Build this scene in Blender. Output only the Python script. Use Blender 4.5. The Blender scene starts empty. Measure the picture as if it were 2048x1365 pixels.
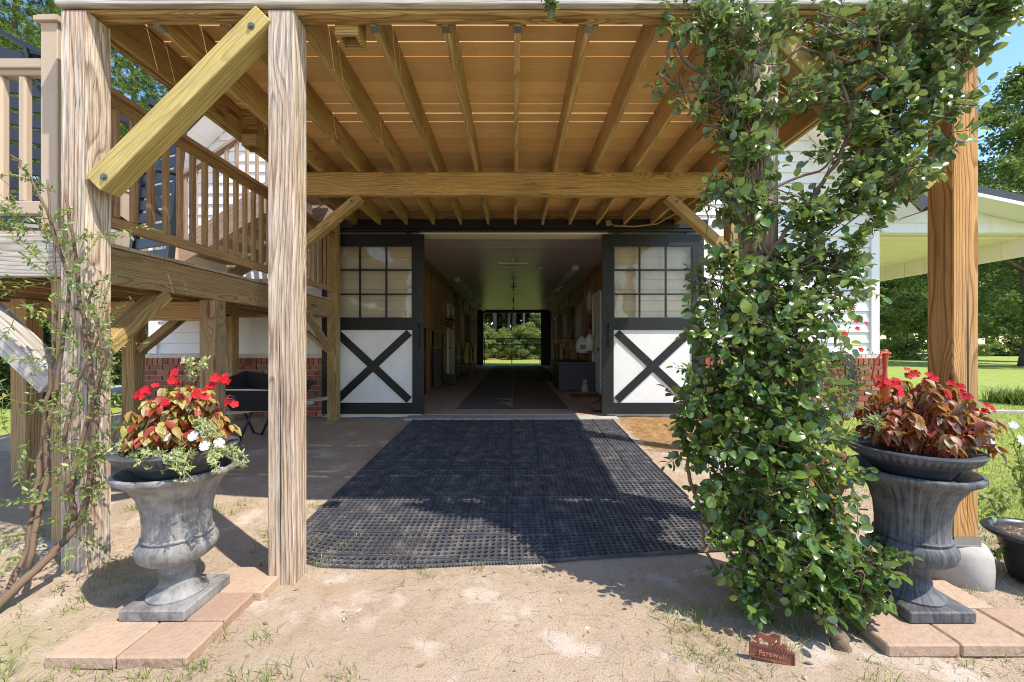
import bpy, bmesh, math, random
import numpy as np
from mathutils import Vector, Matrix, Quaternion, noise
R = math.radians
SC = bpy.context.scene
COL = SC.collection
# ------------------------------------------------------------------ camera, light, exposure
cam = bpy.data.cameras.new('camera'); camo = bpy.data.objects.new('camera', cam); COL.objects.link(camo)
camo.location = (0, 0, 1.30); camo.rotation_euler = (R(90), 0, 0)
cam.sensor_width = 36; cam.lens = 36*815/2048; cam.shift_x = -4/2048; cam.shift_y = 7.5/2048
cam.clip_start = 0.05; cam.clip_end = 3000
SC.camera = camo
SUN = Vector((.53, -.36, 1.0)).normalized()          # towards the sun
EL = math.asin(SUN.z); AZ = math.atan2(SUN.x, SUN.y)
world = bpy.data.worlds.new('World'); SC.world = world; world.use_nodes = True
SKY_STRENGTH, SUN_STRENGTH, EXPOSURE = .15, 2.5, 1.5
wn = world.node_tree; wn.nodes.clear()
w_out = wn.nodes.new('ShaderNodeOutputWorld'); w_bg = wn.nodes.new('ShaderNodeBackground')
w_sky = wn.nodes.new('ShaderNodeTexSky'); w_sky.sky_type = 'NISHITA'; w_sky.sun_disc = False
w_sky.sun_elevation = EL; w_sky.sun_rotation = AZ; w_sky.air_density = 1.0; w_sky.dust_density = .3; w_sky.ozone_density = 3.0
w_tc = wn.nodes.new('ShaderNodeTexCoord'); w_map = wn.nodes.new('ShaderNodeMapping'); w_map.inputs['Scale'].default_value = (1.2, 1.2, 5)
w_no = wn.nodes.new('ShaderNodeTexNoise'); w_no.inputs['Scale'].default_value = 2.2; w_no.inputs['Detail'].default_value = 7; w_no.inputs['Distortion'].default_value = .6
w_rp = wn.nodes.new('ShaderNodeValToRGB'); w_rp.color_ramp.elements[0].position = .57; w_rp.color_ramp.elements[1].position = .85
w_rp.color_ramp.elements[1].color = (.75, .75, .75, 1)
w_mx = wn.nodes.new('ShaderNodeMix'); w_mx.data_type = 'RGBA'; w_mx.inputs['B'].default_value = (4.2, 4.5, 4.9, 1)
L = wn.links.new
L(w_tc.outputs['Generated'], w_map.inputs[0]); L(w_map.outputs[0], w_no.inputs['Vector']); L(w_no.outputs['Fac'], w_rp.inputs[0])
w_hs = wn.nodes.new('ShaderNodeHueSaturation'); w_hs.inputs['Hue'].default_value = .506; w_hs.inputs['Saturation'].default_value = 1.2; w_hs.inputs['Value'].default_value = .95
L(w_sky.outputs[0], w_hs.inputs['Color']); L(w_rp.outputs[0], w_mx.inputs['Factor']); L(w_hs.outputs[0], w_mx.inputs['A']); w_wb = wn.nodes.new('ShaderNodeMix'); w_wb.data_type = 'RGBA'; w_wb.blend_type = 'MULTIPLY'; w_wb.inputs['Factor'].default_value = 1; w_wb.inputs['B'].default_value = (1.17, 1.0, .87, 1)   # warm camera white balance
L(w_mx.outputs['Result'], w_wb.inputs['A']); L(w_wb.outputs['Result'], w_bg.inputs['Color'])
w_bg.inputs['Strength'].default_value = SKY_STRENGTH; L(w_bg.outputs[0], w_out.inputs[0])
sun = bpy.data.lights.new('sun', 'SUN'); sun.energy = SUN_STRENGTH; sun.angle = R(.5); sun.color = (1, .935, .83)
suno = bpy.data.objects.new('sun', sun); COL.objects.link(suno); suno.rotation_euler = SUN.to_track_quat('Z', 'Y').to_euler(); suno.location = SUN*30
vs = SC.view_settings; vs.view_transform = 'Standard'; vs.look = 'None'; vs.exposure = EXPOSURE; vs.gamma = 1
vs.use_curve_mapping = False
SC.render.engine = 'CYCLES'
SC.cycles.max_bounces = 10; SC.cycles.diffuse_bounces = 8; SC.cycles.transparent_max_bounces = 12
SC.cycles.use_denoising = True; SC.cycles.pixel_filter_type = 'BLACKMAN_HARRIS'; SC.cycles.filter_width = 1.05
rnd = random.Random(7); npr = np.random.RandomState(5)

# ------------------------------------------------------------------ helpers
W = {}                                    # world matrix of every object made
def tag(o, label=None, cat=None, group=None, kind=None):
    if label: o['label'] = label
    if cat: o['category'] = cat
    if group: o['group'] = group
    if kind: o['kind'] = kind
    return o
def put(o, parent=None, M=None):
    M = M or Matrix.Identity(4)
    COL.objects.link(o)
    o.matrix_basis = M; W[o.name] = M.copy()
    if parent is not None:
        o.parent = parent; o.matrix_parent_inverse = W[parent.name].inverted()
    return o
def empty(name, loc, label, cat, group=None, kind=None, rz=0):
    o = bpy.data.objects.new(name, None); o.empty_display_size = .1
    put(o, None, Matrix.Translation(loc) @ Matrix.Rotation(rz, 4, 'Z'))
    return tag(o, label, cat, group, kind)
def obj(name, mesh, mat=None, parent=None, M=None):
    o = bpy.data.objects.new(name, mesh)
    if mat is not None and len(mesh.materials) == 0: mesh.materials.append(mat)
    return put(o, parent, M)
def copy_tree(root, M, label=None, group=None, parent=None):
    """copy a thing and its parts; M is the new world matrix of the root"""
    r = root.copy(); COL.objects.link(r); r.matrix_basis = M; W[r.name] = M.copy()
    if label: r['label'] = label
    if group: r['group'] = group
    D = M @ W[root.name].inverted()
    def rec(src, dst):
        for ch in list(src.children):
            if ch.name not in W: continue
            c = ch.copy(); COL.objects.link(c); c.parent = dst; W[c.name] = D @ W[ch.name]
            rec(ch, c)
    rec(root, r)
    return r
def at(x, y, Y): return Vector(((x-1028)/815*Y, Y, 1.30-(y-690)/815*Y))

class MB:
    def __init__(s): s.v = []; s.f = []; s.m = []; s.cur = 0
    def add(s, vs, fs):
        n = len(s.v); s.v += [tuple(v) for v in vs]; s.f += [tuple(i+n for i in f) for f in fs]; s.m += [s.cur]*len(fs); return s
    def box(s, c, d, M=None):
        x, y, z = d[0]/2, d[1]/2, d[2]/2
        vs = [Vector((a*x, b*y, e*z)) for a in (-1, 1) for b in (-1, 1) for e in (-1, 1)]
        vs = [(M @ v if M else v) + Vector(c) for v in vs]
        return s.add(vs, [(0,1,3,2),(4,6,7,5),(0,4,5,1),(2,3,7,6),(0,2,6,4),(1,5,7,3)])
    def b2(s, x0, x1, y0, y1, z0, z1): return s.box(((x0+x1)/2,(y0+y1)/2,(z0+z1)/2), (abs(x1-x0),abs(y1-y0),abs(z1-z0)))
    def bar(s, a, b, w, h, up=(0,0,1)):
        a, b = Vector(a), Vector(b); d = b-a; Lh = d.length; x = d.normalized(); u = Vector(up)
        if abs(x.dot(u)) > .99: u = Vector((0,1,0))
        y = u.cross(x).normalized(); z = x.cross(y)
        M = Matrix((x, y, z)).transposed()
        return s.box((a+b)/2, (Lh, w, h), M)
    def tube(s, pts, rad, n=8, cap=True):
        pts = [Vector(p) for p in pts]
        if not hasattr(rad, '__len__'): rad = [rad]*len(pts)
        base = len(s.v); vs = []; prev = None
        for i, p in enumerate(pts):
            t = (pts[min(i+1, len(pts)-1)] - pts[max(i-1, 0)])
            t = t.normalized() if t.length > 1e-9 else Vector((0,0,1))
            if prev is None:
                a = t.orthogonal().normalized()
            else:
                a = (prev - t*prev.dot(t)); a = a.normalized() if a.length > 1e-6 else t.orthogonal().normalized()
            prev = a; b = t.cross(a)
            for k in range(n):
                q = 2*math.pi*k/n; vs.append(p + (a*math.cos(q) + b*math.sin(q))*rad[i])
        fs = []
        for i in range(len(pts)-1):
            for k in range(n):
                k2 = (k+1) % n; fs.append((i*n+k, i*n+k2, (i+1)*n+k2, (i+1)*n+k))
        if cap: fs.append(tuple(range(n-1, -1, -1))); fs.append(tuple((len(pts)-1)*n+k for k in range(n)))
        return s.add(vs, fs)
    def lathe(s, prof, c=(0,0,0), n=32, rfun=None):
        vs = []; fs = []
        for i, (r, z) in enumerate(prof):
            for k in range(n):
                a = 2*math.pi*k/n; rr = r if rfun is None else rfun(r, z, a, i)
                vs.append((c[0]+rr*math.cos(a), c[1]+rr*math.sin(a), c[2]+z))
        for i in range(len(prof)-1):
            for k in range(n):
                k2 = (k+1) % n; fs.append((i*n+k, i*n+k2, (i+1)*n+k2, (i+1)*n+k))
        return s.add(vs, fs)
    def prism(s, poly, fn0, fn1):
        """poly of 2d points; fn0/fn1 map 2d -> 3d for the two faces"""
        n = len(poly); vs = [fn0(*p) for p in poly] + [fn1(*p) for p in poly]
        return s.add(vs, [tuple(range(n)), tuple(range(2*n-1, n-1, -1))] + [(i, n+i, n+(i+1) % n, (i+1) % n) for i in range(n)])
    def mesh(s, name, mats=None, smooth=False, fix=False):
        me = bpy.data.meshes.new(name); me.from_pydata(s.v, [], s.f)
        for m in (mats or []): me.materials.append(m)
        if mats and len(mats) > 1: me.polygons.foreach_set('material_index', s.m)
        if smooth: me.polygons.foreach_set('use_smooth', [True]*len(s.f))
        if fix:
            bm = bmesh.new(); bm.from_mesh(me); bmesh.ops.recalc_face_normals(bm, faces=bm.faces); bm.to_mesh(me); bm.free()
        me.update(); return me
    def build(s, name, mat, parent=None, smooth=False, M=None, fix=True, auto=None):
        mats = mat if isinstance(mat, (list, tuple)) else [mat]
        me = s.mesh(name, mats, smooth or bool(auto), fix)
        if auto:
            me.set_sharp_from_angle(angle=R(auto))
        return obj(name, me, None, parent, M)

_cb = {}
def cmesh(l, w, h, ch, mat):
    k = (round(l, 3), round(w, 4), round(h, 4), round(ch, 4), mat.name)
    if k in _cb: return _cb[k]
    bm = bmesh.new()
    for a in (-1, 1):
        for b in (-1, 1):
            for c in (-1, 1):
                X, Y, Z = l/2, w/2, h/2
                for q in range(3):
                    bm.verts.new((a*(X-(ch if q != 0 else 0)), b*(Y-(ch if q != 1 else 0)), c*(Z-(ch if q != 2 else 0))))
    bmesh.ops.convex_hull(bm, input=bm.verts)
    bmesh.ops.dissolve_limit(bm, angle_limit=.02, verts=bm.verts, edges=bm.edges)
    me = bpy.data.meshes.new('board'); bm.to_mesh(me); bm.free(); me.materials.append(mat)
    _cb[k] = me; return me
def frame_of(a, b, up=(0,0,1)):
    a, b = Vector(a), Vector(b); x = (b-a).normalized(); u = Vector(up)
    if abs(x.dot(u)) > .99: u = Vector((0, -1, 0))
    y = u.cross(x).normalized(); z = x.cross(y)
    M = Matrix((x, y, z)).transposed().to_4x4(); M.translation = (a+b)/2; return M
def beam(name, a, b, w, h, mat, parent=None, up=(0,0,1), ch=.004):
    return obj(name, cmesh((Vector(b)-Vector(a)).length, w, h, ch, mat), None, parent, frame_of(a, b, up))

# ------------------------------------------------------------------ materials
class NT:
    def __init__(s, name):
        s.mat = bpy.data.materials.new(name); s.mat.use_nodes = True; s.t = s.mat.node_tree; s.t.nodes.clear()
        s.out = s.t.nodes.new('ShaderNodeOutputMaterial')
    def n(s, typ, ins=None, **at):
        d = s.t.nodes.new('ShaderNode'+typ)
        for k, v in at.items(): setattr(d, k, v)
        for k, v in (ins or {}).items():
            sk = d.inputs[k]
            if hasattr(v, 'is_output'): s.t.links.new(v, sk)
            elif isinstance(v, bpy.types.Node): s.t.links.new(v.outputs[0], sk)
            else: sk.default_value = v
        return d
    def math(s, op, a, b=0.0, c=0.0, clamp=False): return s.n('Math', {0: a, 1: b, 2: c}, operation=op, use_clamp=clamp).outputs[0]
    def vmath(s, op, a, b=(0,0,0)): return s.n('VectorMath', {0: a, 1: b}, operation=op).outputs[0]
    def mix(s, f, a, b, bt='MIX'):
        d = s.t.nodes.new('ShaderNodeMix'); d.data_type = 'RGBA'; d.blend_type = bt
        for k, v in (('Factor', f), ('A', a), ('B', b)):
            if hasattr(v, 'is_output'): s.t.links.new(v, d.inputs[k])
            else:
                if k != 'Factor' and len(v) == 3: v = (*v, 1)
                d.inputs[k].default_value = v
        return d.outputs['Result']
    def ramp(s, f, stops, interp='LINEAR'):
        d = s.t.nodes.new('ShaderNodeValToRGB'); cr = d.color_ramp; cr.interpolation = interp
        while len(cr.elements) < len(stops): cr.elements.new(.5)
        for e, (p, c) in zip(cr.elements, stops):
            e.position = p; e.color = (*c, 1) if len(c) == 3 else c
        s.t.links.new(f, d.inputs[0]); return d.outputs[0]
    def g(s, f, a, b):          # smooth 0..1 between a and b
        return s.n('MapRange', {'Value': f, 'From Min': a, 'From Max': b}, interpolation_type='SMOOTHSTEP').outputs[0]
    def noise(s, vec, sc, det=4, ro=.55, dist=0): return s.n('TexNoise', {'Vector': vec, 'Scale': sc, 'Detail': det, 'Roughness': ro, 'Distortion': dist}).outputs['Fac']
    def coord(s, which='Object'): return s.n('TexCoord').outputs[which]
    def pos(s): return s.n('NewGeometry').outputs['Position']
    def rand(s): return s.n('ObjectInfo').outputs['Random']
    def island(s): return s.n('NewGeometry').outputs['Random Per Island']
    def bump(s, h, strength=.3, dist=.01): return s.n('Bump', {'Height': h, 'Strength': strength, 'Distance': dist}).outputs[0]
    def pbr(s, col, rough=.6, bump=None, metal=0, spec=.5, **kw):
        ins = {'Base Color': col if hasattr(col, 'is_output') else (*col, 1)[:4], 'Roughness': rough, 'Metallic': metal, 'Specular IOR Level': spec}
        if bump is not None: ins['Normal'] = bump
        ins.update(kw)
        b = s.n('BsdfPrincipled', ins); s.t.links.new(b.outputs[0], s.out.inputs[0]); return b

def wood(name, early, late, freq=42, grey=0.0, greycol=(.42,.40,.38), green=0.0, rough=.75, contrast=1.0, knots=True, crack=.6, dirt=.25, fibre=.35):
    m = NT(name); co = m.coord(); rd = m.rand()
    off = m.n('CombineXYZ', {0: m.math('MULTIPLY', rd, 37.0), 1: m.math('MULTIPLY', rd, 91.0), 2: m.math('MULTIPLY', rd, 53.0)}).outputs[0]
    P = m.vmath('ADD', co, off)
    sx = m.n('SeparateXYZ', {0: co}); X = sx.outputs[0]
    Xo = m.math('ADD', X, m.math('MULTIPLY', rd, 37.0))
    pj = m.math('FRACT', m.math('MULTIPLY', rd, 17.3)); pk = m.math('FRACT', m.math('MULTIPLY', rd, 7.7))
    # low frequency wander of the pith
    w1 = m.noise(m.n('CombineXYZ', {0: m.math('MULTIPLY', Xo, .55)}).outputs[0], 1.0, 2)
    w2 = m.noise(m.n('CombineXYZ', {0: m.math('MULTIPLY', Xo, .7), 1: 9.0}).outputs[0], 1.0, 2)
    yy = m.math('ADD', sx.outputs[1], m.math('ADD', m.math('MULTIPLY', m.math('SUBTRACT', w1, .5), .13), m.math('MULTIPLY', m.math('SUBTRACT', pj, .5), .16)))
    zz = m.math('ADD', sx.outputs[2], m.math('ADD', m.math('MULTIPLY', m.math('SUBTRACT', w2, .5), .13), m.math('MULTIPLY', m.math('SUBTRACT', pk, .5), .26)))
    dist = m.math('SQRT', m.math('ADD', m.math('MULTIPLY', yy, yy), m.math('MULTIPLY', zz, zz)))
    wob = m.noise(m.vmath('MULTIPLY', P, (1.1, 14, 14)), 1.0, 4)
    dist = m.math('ADD', dist, m.math('MULTIPLY', wob, .016))
    knot = None
    if knots:
        vo = m.n('TexVoronoi', {'Vector': m.vmath('MULTIPLY', P, (1.3, 5.5, 5.5)), 'Scale': 1.0}, feature='F1')
        kd = vo.outputs['Distance']
        kk = m.g(kd, .42, .05); dist = m.math('ADD', dist, m.math('MULTIPLY', kk, .04)); knot = m.g(kd, .15, .10)
    ph = m.math('FRACT', m.math('MULTIPLY', dist, float(freq)))
    ring = m.ramp(ph, [(0, (0,0,0)), (.35, (.08,.08,.08)), (.62, (.28,.28,.28)), (.82, (1,1,1)), (.90, (1,1,1)), (1, (0,0,0))])
    ring = m.math('MULTIPLY', ring, contrast*1.0)
    fb = m.noise(m.vmath('MULTIPLY', P, (5, 130, 130)), 1.0, 5, .65)
    fb2 = m.noise(m.vmath('MULTIPLY', P, (2.0, 30, 30)), 1.0, 3)
    col = m.mix(ring, early, late)
    big = m.noise(m.vmath('MULTIPLY', P, (.9, 3, 3)), 1.0, 3)
    col = m.mix(m.math('MULTIPLY', m.g(big, .45, .75), dirt), col, tuple(c*.45 for c in late))
    if green: col = m.mix(m.math('MULTIPLY', m.g(m.noise(m.vmath('MULTIPLY', P, (2.5, 6, 6)), 1.0, 4), .48, .7), green), col, (.07, .075, .03))
    if grey:
        gm = m.math('MULTIPLY', m.g(m.math('ADD', m.math('MULTIPLY', fb2, .6), m.math('MULTIPLY', big, .5)), .35, .72), grey)
        gm = m.math('MULTIPLY', gm, m.math('SUBTRACT', 1.0, m.math('MULTIPLY', ring, .55)))
        col = m.mix(gm, col, greycol)
    col = m.mix(m.math('MULTIPLY', m.g(fb, .62, .35), fibre), col, (.30*late[0], .30*late[1], .30*late[2]))
    if knots: col = m.mix(m.math('MULTIPLY', knot, .8), col, (late[0]*.45, late[1]*.38, late[2]*.35))
    cr = m.noise(m.vmath('MULTIPLY', P, (.8, 22, 22)), 1.0, 2, .5)
    cm = m.g(m.math('ABSOLUTE', m.math('SUBTRACT', cr, .5)), .010, .0)
    cm = m.math('MULTIPLY', m.math('MULTIPLY', cm, m.g(m.noise(P, .9, 2), .52, .62)), crack)
    col = m.mix(cm, col, (.02, .014, .01))
    v = m.math('ADD', .86, m.math('MULTIPLY', rd, .26))
    col = m.mix(1.0, col, m.n('CombineXYZ', {0: v, 1: v, 2: m.math('MULTIPLY', v, .98)}).outputs[0], 'MULTIPLY')
    hgt = m.math('SUBTRACT', m.math('ADD', m.math('MULTIPLY', fb, .35), m.math('MULTIPLY', ring, .5)), m.math('MULTIPLY', cm, 3))
    m.pbr(col, rough, m.bump(hgt, .5, .004), spec=.25)
    return m.mat
def plain(name, col, rough=.5, metal=0, var=.12, bs=60, bstr=.12, spec=.5, dirt=0, dirtcol=(.2,.16,.12), **kw):
    m = NT(name); P = m.coord(); n1 = m.noise(P, 3.5, 5); n2 = m.noise(P, bs, 3)
    c = m.mix(m.math('MULTIPLY', m.g(n1, .3, .75), var*2), col, tuple(x*.62 for x in col))
    if dirt: c = m.mix(m.math('MULTIPLY', m.g(m.noise(P, 7, 6, .65), .42, .75), dirt), c, dirtcol)
    m.pbr(c, m.math('ADD', rough-.06, m.math('MULTIPLY', n1, .12)), m.bump(n2, bstr, .004), metal=metal, spec=spec, **kw); return m.mat
def leafmat(name, cols, rough=.35, trans=.3, spec=.5, under=None, tint=True):
    """cols: list of (pos, colour) spread over leaves at random"""
    m = NT(name); r = m.math('FRACT', m.math('ADD', m.island(), m.math('MULTIPLY', m.rand(), 7.31)))
    c = m.ramp(r, cols)
    c = m.mix(m.math('MULTIPLY', m.noise(m.coord(), 30, 3), .35), c, (.03, .04, .015))
    if under: c = m.mix(m.n('NewGeometry').outputs['Backfacing'], c, under)
    b = m.n('BsdfPrincipled', {'Base Color': c, 'Roughness': rough, 'Specular IOR Level': spec})
    t = m.n('BsdfTranslucent', {'Color': m.mix(.5 if tint else 0.0, c, (.35, .45, .05), 'MIX')})
    mx = m.n('MixShader', {0: trans, 1: b.outputs[0], 2: t.outputs[0]}); m.t.links.new(mx.outputs[0], m.out.inputs[0]); return m.mat

M = {}
M['post'] = wood('weathered_post_wood', (.58,.43,.30), (.22,.11,.055), 52, grey=.8, greycol=(.66,.60,.53), contrast=.85, fibre=.6)
M['post_orange'] = wood('orange_post_wood', (.62,.33,.11), (.34,.14,.035), 75, grey=.15, contrast=1.0)
M['brace'] = wood('treated_yellow_wood', (.58,.455,.17), (.38,.265,.075), 60, contrast=.6, dirt=.15)
M['frame'] = wood('golden_pine_wood', (.55,.39,.17), (.32,.18,.06), 75, green=.25, dirt=.35)
M['joist'] = wood('joist_pine_wood', (.62,.44,.20), (.38,.22,.075), 75, green=.3, dirt=.3, contrast=.9)
M['landing'] = wood('landing_pine_wood', (.54,.37,.18), (.32,.18,.07), 75, grey=.25, dirt=.35)
M['rail'] = wood('rail_brown_wood', (.48,.29,.14), (.28,.14,.055), 60, grey=.15, knots=False, contrast=.6)
M['greywood'] = wood('grey_weathered_wood', (.46,.42,.37), (.27,.22,.18), 50, grey=.9, greycol=(.50,.48,.46), knots=False)
M['stairrail'] = wood('pale_stair_wood', (.52,.36,.24), (.33,.19,.11), 50, grey=.4, knots=False)
def composite(name, c):
    m = NT(name); P = m.vmath('ADD', m.coord(), m.n('CombineXYZ', {0: m.math('MULTIPLY', m.rand(), 31.0)}).outputs[0])
    st = m.noise(m.vmath('MULTIPLY', P, (3, 60, 60)), 1, 4); bl = m.noise(P, 2.2, 5)
    v = m.math('ADD', .80, m.math('MULTIPLY', m.rand(), .34))
    col = m.mix(m.math('MULTIPLY', st, .45), c, tuple(x*.6 for x in c))
    col = m.mix(m.math('MULTIPLY', m.g(bl, .55, .8), .45), col, (c[0]*.35, c[1]*.33, c[2]*.3))
    col = m.mix(1.0, col, m.n('CombineXYZ', {0: v, 1: v, 2: v}).outputs[0], 'MULTIPLY')
    m.pbr(col, .7, m.bump(st, .25, .003), spec=.3); return m.mat
M['deckboard'] = composite('composite_deck_board', (.92, .62, .25))
M['beige'] = composite('beige_composite', (.55, .43, .31))
M['landboard'] = composite('landing_deck_board', (.50, .38, .27))
def siding_mat(name, c):
    m = NT(name); P = m.pos()
    v = m.noise(m.vmath('MULTIPLY', P, (55, 1, 3)), 1, 2); d = m.noise(P, 1.7, 6)
    col = m.mix(m.math('MULTIPLY', m.g(d, .5, .8), .18), c, tuple(x*.7 for x in c))
    col = m.mix(m.math('MULTIPLY', m.g(m.noise(m.vmath('MULTIPLY', P, (9, 1, .7)), 1, 4), .55, .8), .12), col, (.4,.38,.33))
    m.pbr(col, .45, m.bump(v, .25, .004), spec=.4); return m.mat
M['siding'] = siding_mat('white_vinyl_siding', (.74, .73, .72))
M['trim'] = siding_mat('white_trim', (.80, .78, .77))
M['soffit'] = siding_mat('cream_soffit', (.90, .80, .66))
M['black'] = plain('black_door_paint', (.016, .017, .018), .45, var=.3, bs=90, bstr=.1, dirt=.25, dirtcol=(.05,.045,.04), spec=.3)
M['doorpanel'] = plain('white_door_panel', (.76, .76, .75), .4, var=.04, dirt=.08)
M['roof'] = plain('dark_roofing', (.035, .037, .045), .6, bs=40, bstr=.3)
M['steel'] = plain('galvanised_steel', (.42, .43, .42), .42, metal=.8, var=.3)
M['bolt'] = plain('weathered_bolt', (.16, .17, .16), .5, metal=.6)
M['dark_metal'] = plain('dark_metal', (.025, .025, .027), .4, metal=.3)
M['plasticblack'] = plain('black_plastic', (.022, .023, .028), .38, bs=15)
M['bowl'] = plain('charcoal_planter_plastic', (.055, .060, .075), .42, dirt=.35, dirtcol=(.22,.20,.18))
M['soil'] = plain('potting_soil', (.06, .035, .022), .95, bs=45, bstr=1.0)
M['concrete'] = plain('pale_concrete', (.42, .39, .35), .85, bs=35, bstr=.35, dirt=.35, dirtcol=(.25,.2,.16))
M['rubber'] = plain('dusty_black_rubber', (.055, .058, .068), .6, bs=70, bstr=.2, dirt=.75, dirtcol=(.20,.18,.16), spec=.35)
M['rubberflat'] = plain('old_rubber_sheet', (.15, .135, .12), .75, bs=25, bstr=.2, dirt=.5, dirtcol=(.13,.11,.095))
M['slab'] = plain('stable_concrete_floor', (.48, .37, .30), .6, bs=12, bstr=.2, dirt=.5, dirtcol=(.3,.2,.15))
M['white'] = plain('white_painted_metal', (.72, .72, .68), .4, var=.05)
M['red'] = plain('red_pump_paint', (.50, .045, .02), .35, dirt=.2)
M['rust'] = plain('rusty_cast_iron', (.20, .065, .040), .8, bs=50, bstr=.6, dirt=.4, dirtcol=(.30,.13,.08))
M['terracotta'] = plain('terracotta', (.35, .12, .05), .8)
M['hose'] = plain('black_hose_rubber', (.03, .028, .028), .45)
M['redhose'] = plain('red_hose_rubber', (.20, .03, .03), .45)
M['cord'] = plain('tan_cable_sheath', (.45, .27, .11), .6)
M['stone'] = plain('grey_garden_stone', (.40, .37, .33), .9, bs=30, bstr=.5)
M['bark'] = plain('grey_brown_bark', (.17, .125, .09), .95, bs=26, bstr=1.0, var=.4)
M['vinebark'] = plain('woody_vine_bark', (.17, .11, .07), .85, bs=50, bstr=.7, var=.4)
M['trunkwood'] = plain('peeling_trunk_bark', (.30, .21, .14), .9, bs=55, bstr=1.6, var=.5, dirt=.8, dirtcol=(.10,.065,.04))
M['clock'] = plain('pale_mirror_face', (.55, .58, .55), .15)
M['doormat'] = plain('brown_coir_mat', (.20, .09, .035), .95, bs=120, bstr=.8)
M['chest'] = plain('grey_painted_chest', (.055, .060, .075), .5)
M['saddlewood'] = plain('orange_rack_wood', (.40, .17, .05), .55)
# glass
g = NT('door_glass'); fr = g.n('Fresnel', {'IOR': 1.45}).outputs[0]
tb = g.n('BsdfTransparent', {'Color': (.96,.93,.86,1)}); gb = g.n('BsdfGlossy', {'Roughness': .03, 'Normal': g.bump(g.noise(g.pos(), 2.2, 2), .12, .1)})
mx = g.n('MixShader', {0: g.math('MULTIPLY', fr, .9, clamp=True), 1: tb.outputs[0], 2: gb.outputs[0]}); g.t.links.new(mx.outputs[0], g.out.inputs[0]); M['glass'] = g.mat
# brick: colour changes brick by brick
def brickmat(name, cols, rough=.85, blot=.4):
    b = NT(name); c = b.ramp(b.math('FRACT', b.math('ADD', b.rand(), b.island())), cols)
    n = b.noise(b.pos(), 40, 5); c = b.mix(b.math('MULTIPLY', b.g(n, .45, .75), blot), c, tuple([.09, .045, .035] if blot > .3 else [.20, .13, .09]))
    c = b.mix(b.math('MULTIPLY', b.g(b.noise(b.pos(), 9, 4), .55, .75), .35), c, (.38, .30, .25))
    c = b.mix(b.math('MULTIPLY', b.g(b.noise(b.pos(), 3.5, 5, .6), .5, .68), .3), c, (.25,.19,.14)); b.pbr(c, rough, b.bump(n, .8, .008), spec=.2); return b.mat
M['brick'] = brickmat('red_brick', [(0, (.22,.08,.055)), (.3, (.38,.13,.08)), (.6, (.33,.095,.06)), (.85, (.44,.20,.13)), (1, (.18,.10,.08))])
M['mortar'] = plain('mortar', (.62, .56, .50), .95, bs=60, bstr=.5)
M['paver'] = brickmat('salmon_paver', [(0, (.36,.25,.17)), (.5, (.44,.315,.22)), (1, (.34,.22,.155))], blot=.29)
# urn concrete
def urnmat(name, light, dark, stv=.3):
    u = NT(name); P = u.coord(); s = u.n('SeparateXYZ', {0: P})
    ang = u.math('ARCTAN2', s.outputs[1], s.outputs[0])
    st = u.noise(u.n('CombineXYZ', {0: u.math('MULTIPLY', ang, 9.0), 1: u.math('MULTIPLY', s.outputs[2], 3.0)}).outputs[0], 1.3, 4, .7)
    bl = u.noise(P, 9, 7, .65)
    c = u.mix(u.g(u.math('ADD', u.math('MULTIPLY', st, stv), u.math('MULTIPLY', bl, 1.1-stv)), .40, .68), dark, light)
    c = u.mix(u.math('MULTIPLY', u.g(u.noise(P, 60, 4), .55, .75), .4), c, tuple(x*.5 for x in dark))
    u.pbr(c, .62, u.bump(u.noise(P, 45, 5), .45, .005), spec=.4); return u.mat
M['urn'] = urnmat('weathered_grey_urn', (.27,.262,.25), (.11,.10,.09))
M['urndark'] = urnmat('dark_streaked_urn', (.13,.13,.135), (.026,.029,.036), .6)
# stall timber
def ply(name, a, b_):
    m = NT(name); P = m.pos(); n = m.noise(m.vmath('MULTIPLY', P, (6, 6, .8)), 1.5, 5); n2 = m.noise(P, .8, 3)
    c = m.mix(m.g(n, .3, .7), a, b_); c = m.mix(m.math('MULTIPLY', m.g(n2, .45, .7), .6), c, tuple(x*.4 for x in b_))
    m.pbr(c, .42, m.bump(n, .1, .003), spec=.5); return m.mat
M['ply'] = ply('varnished_stall_plywood', (.52,.28,.11), (.38,.16,.05))
M['stalltrim'] = ply('stall_trim_timber', (.34,.20,.10), (.22,.11,.05))
M['paleply'] = ply('pale_stall_door_timber', (.50,.42,.26), (.40,.32,.18))
c_ = NT('glossy_white_ceiling'); P = c_.pos(); n = c_.noise(c_.vmath('MULTIPLY', P, (1.2, 6, 1)), 1.6, 6, .6)
cc = c_.mix(c_.math('MULTIPLY', c_.g(n, .52, .75), .55), (.74,.66,.64), (.26,.23,.22)); c_.pbr(cc, .3, c_.bump(n, .1, .01), spec=.6); M['ceiling'] = c_.mat
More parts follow.
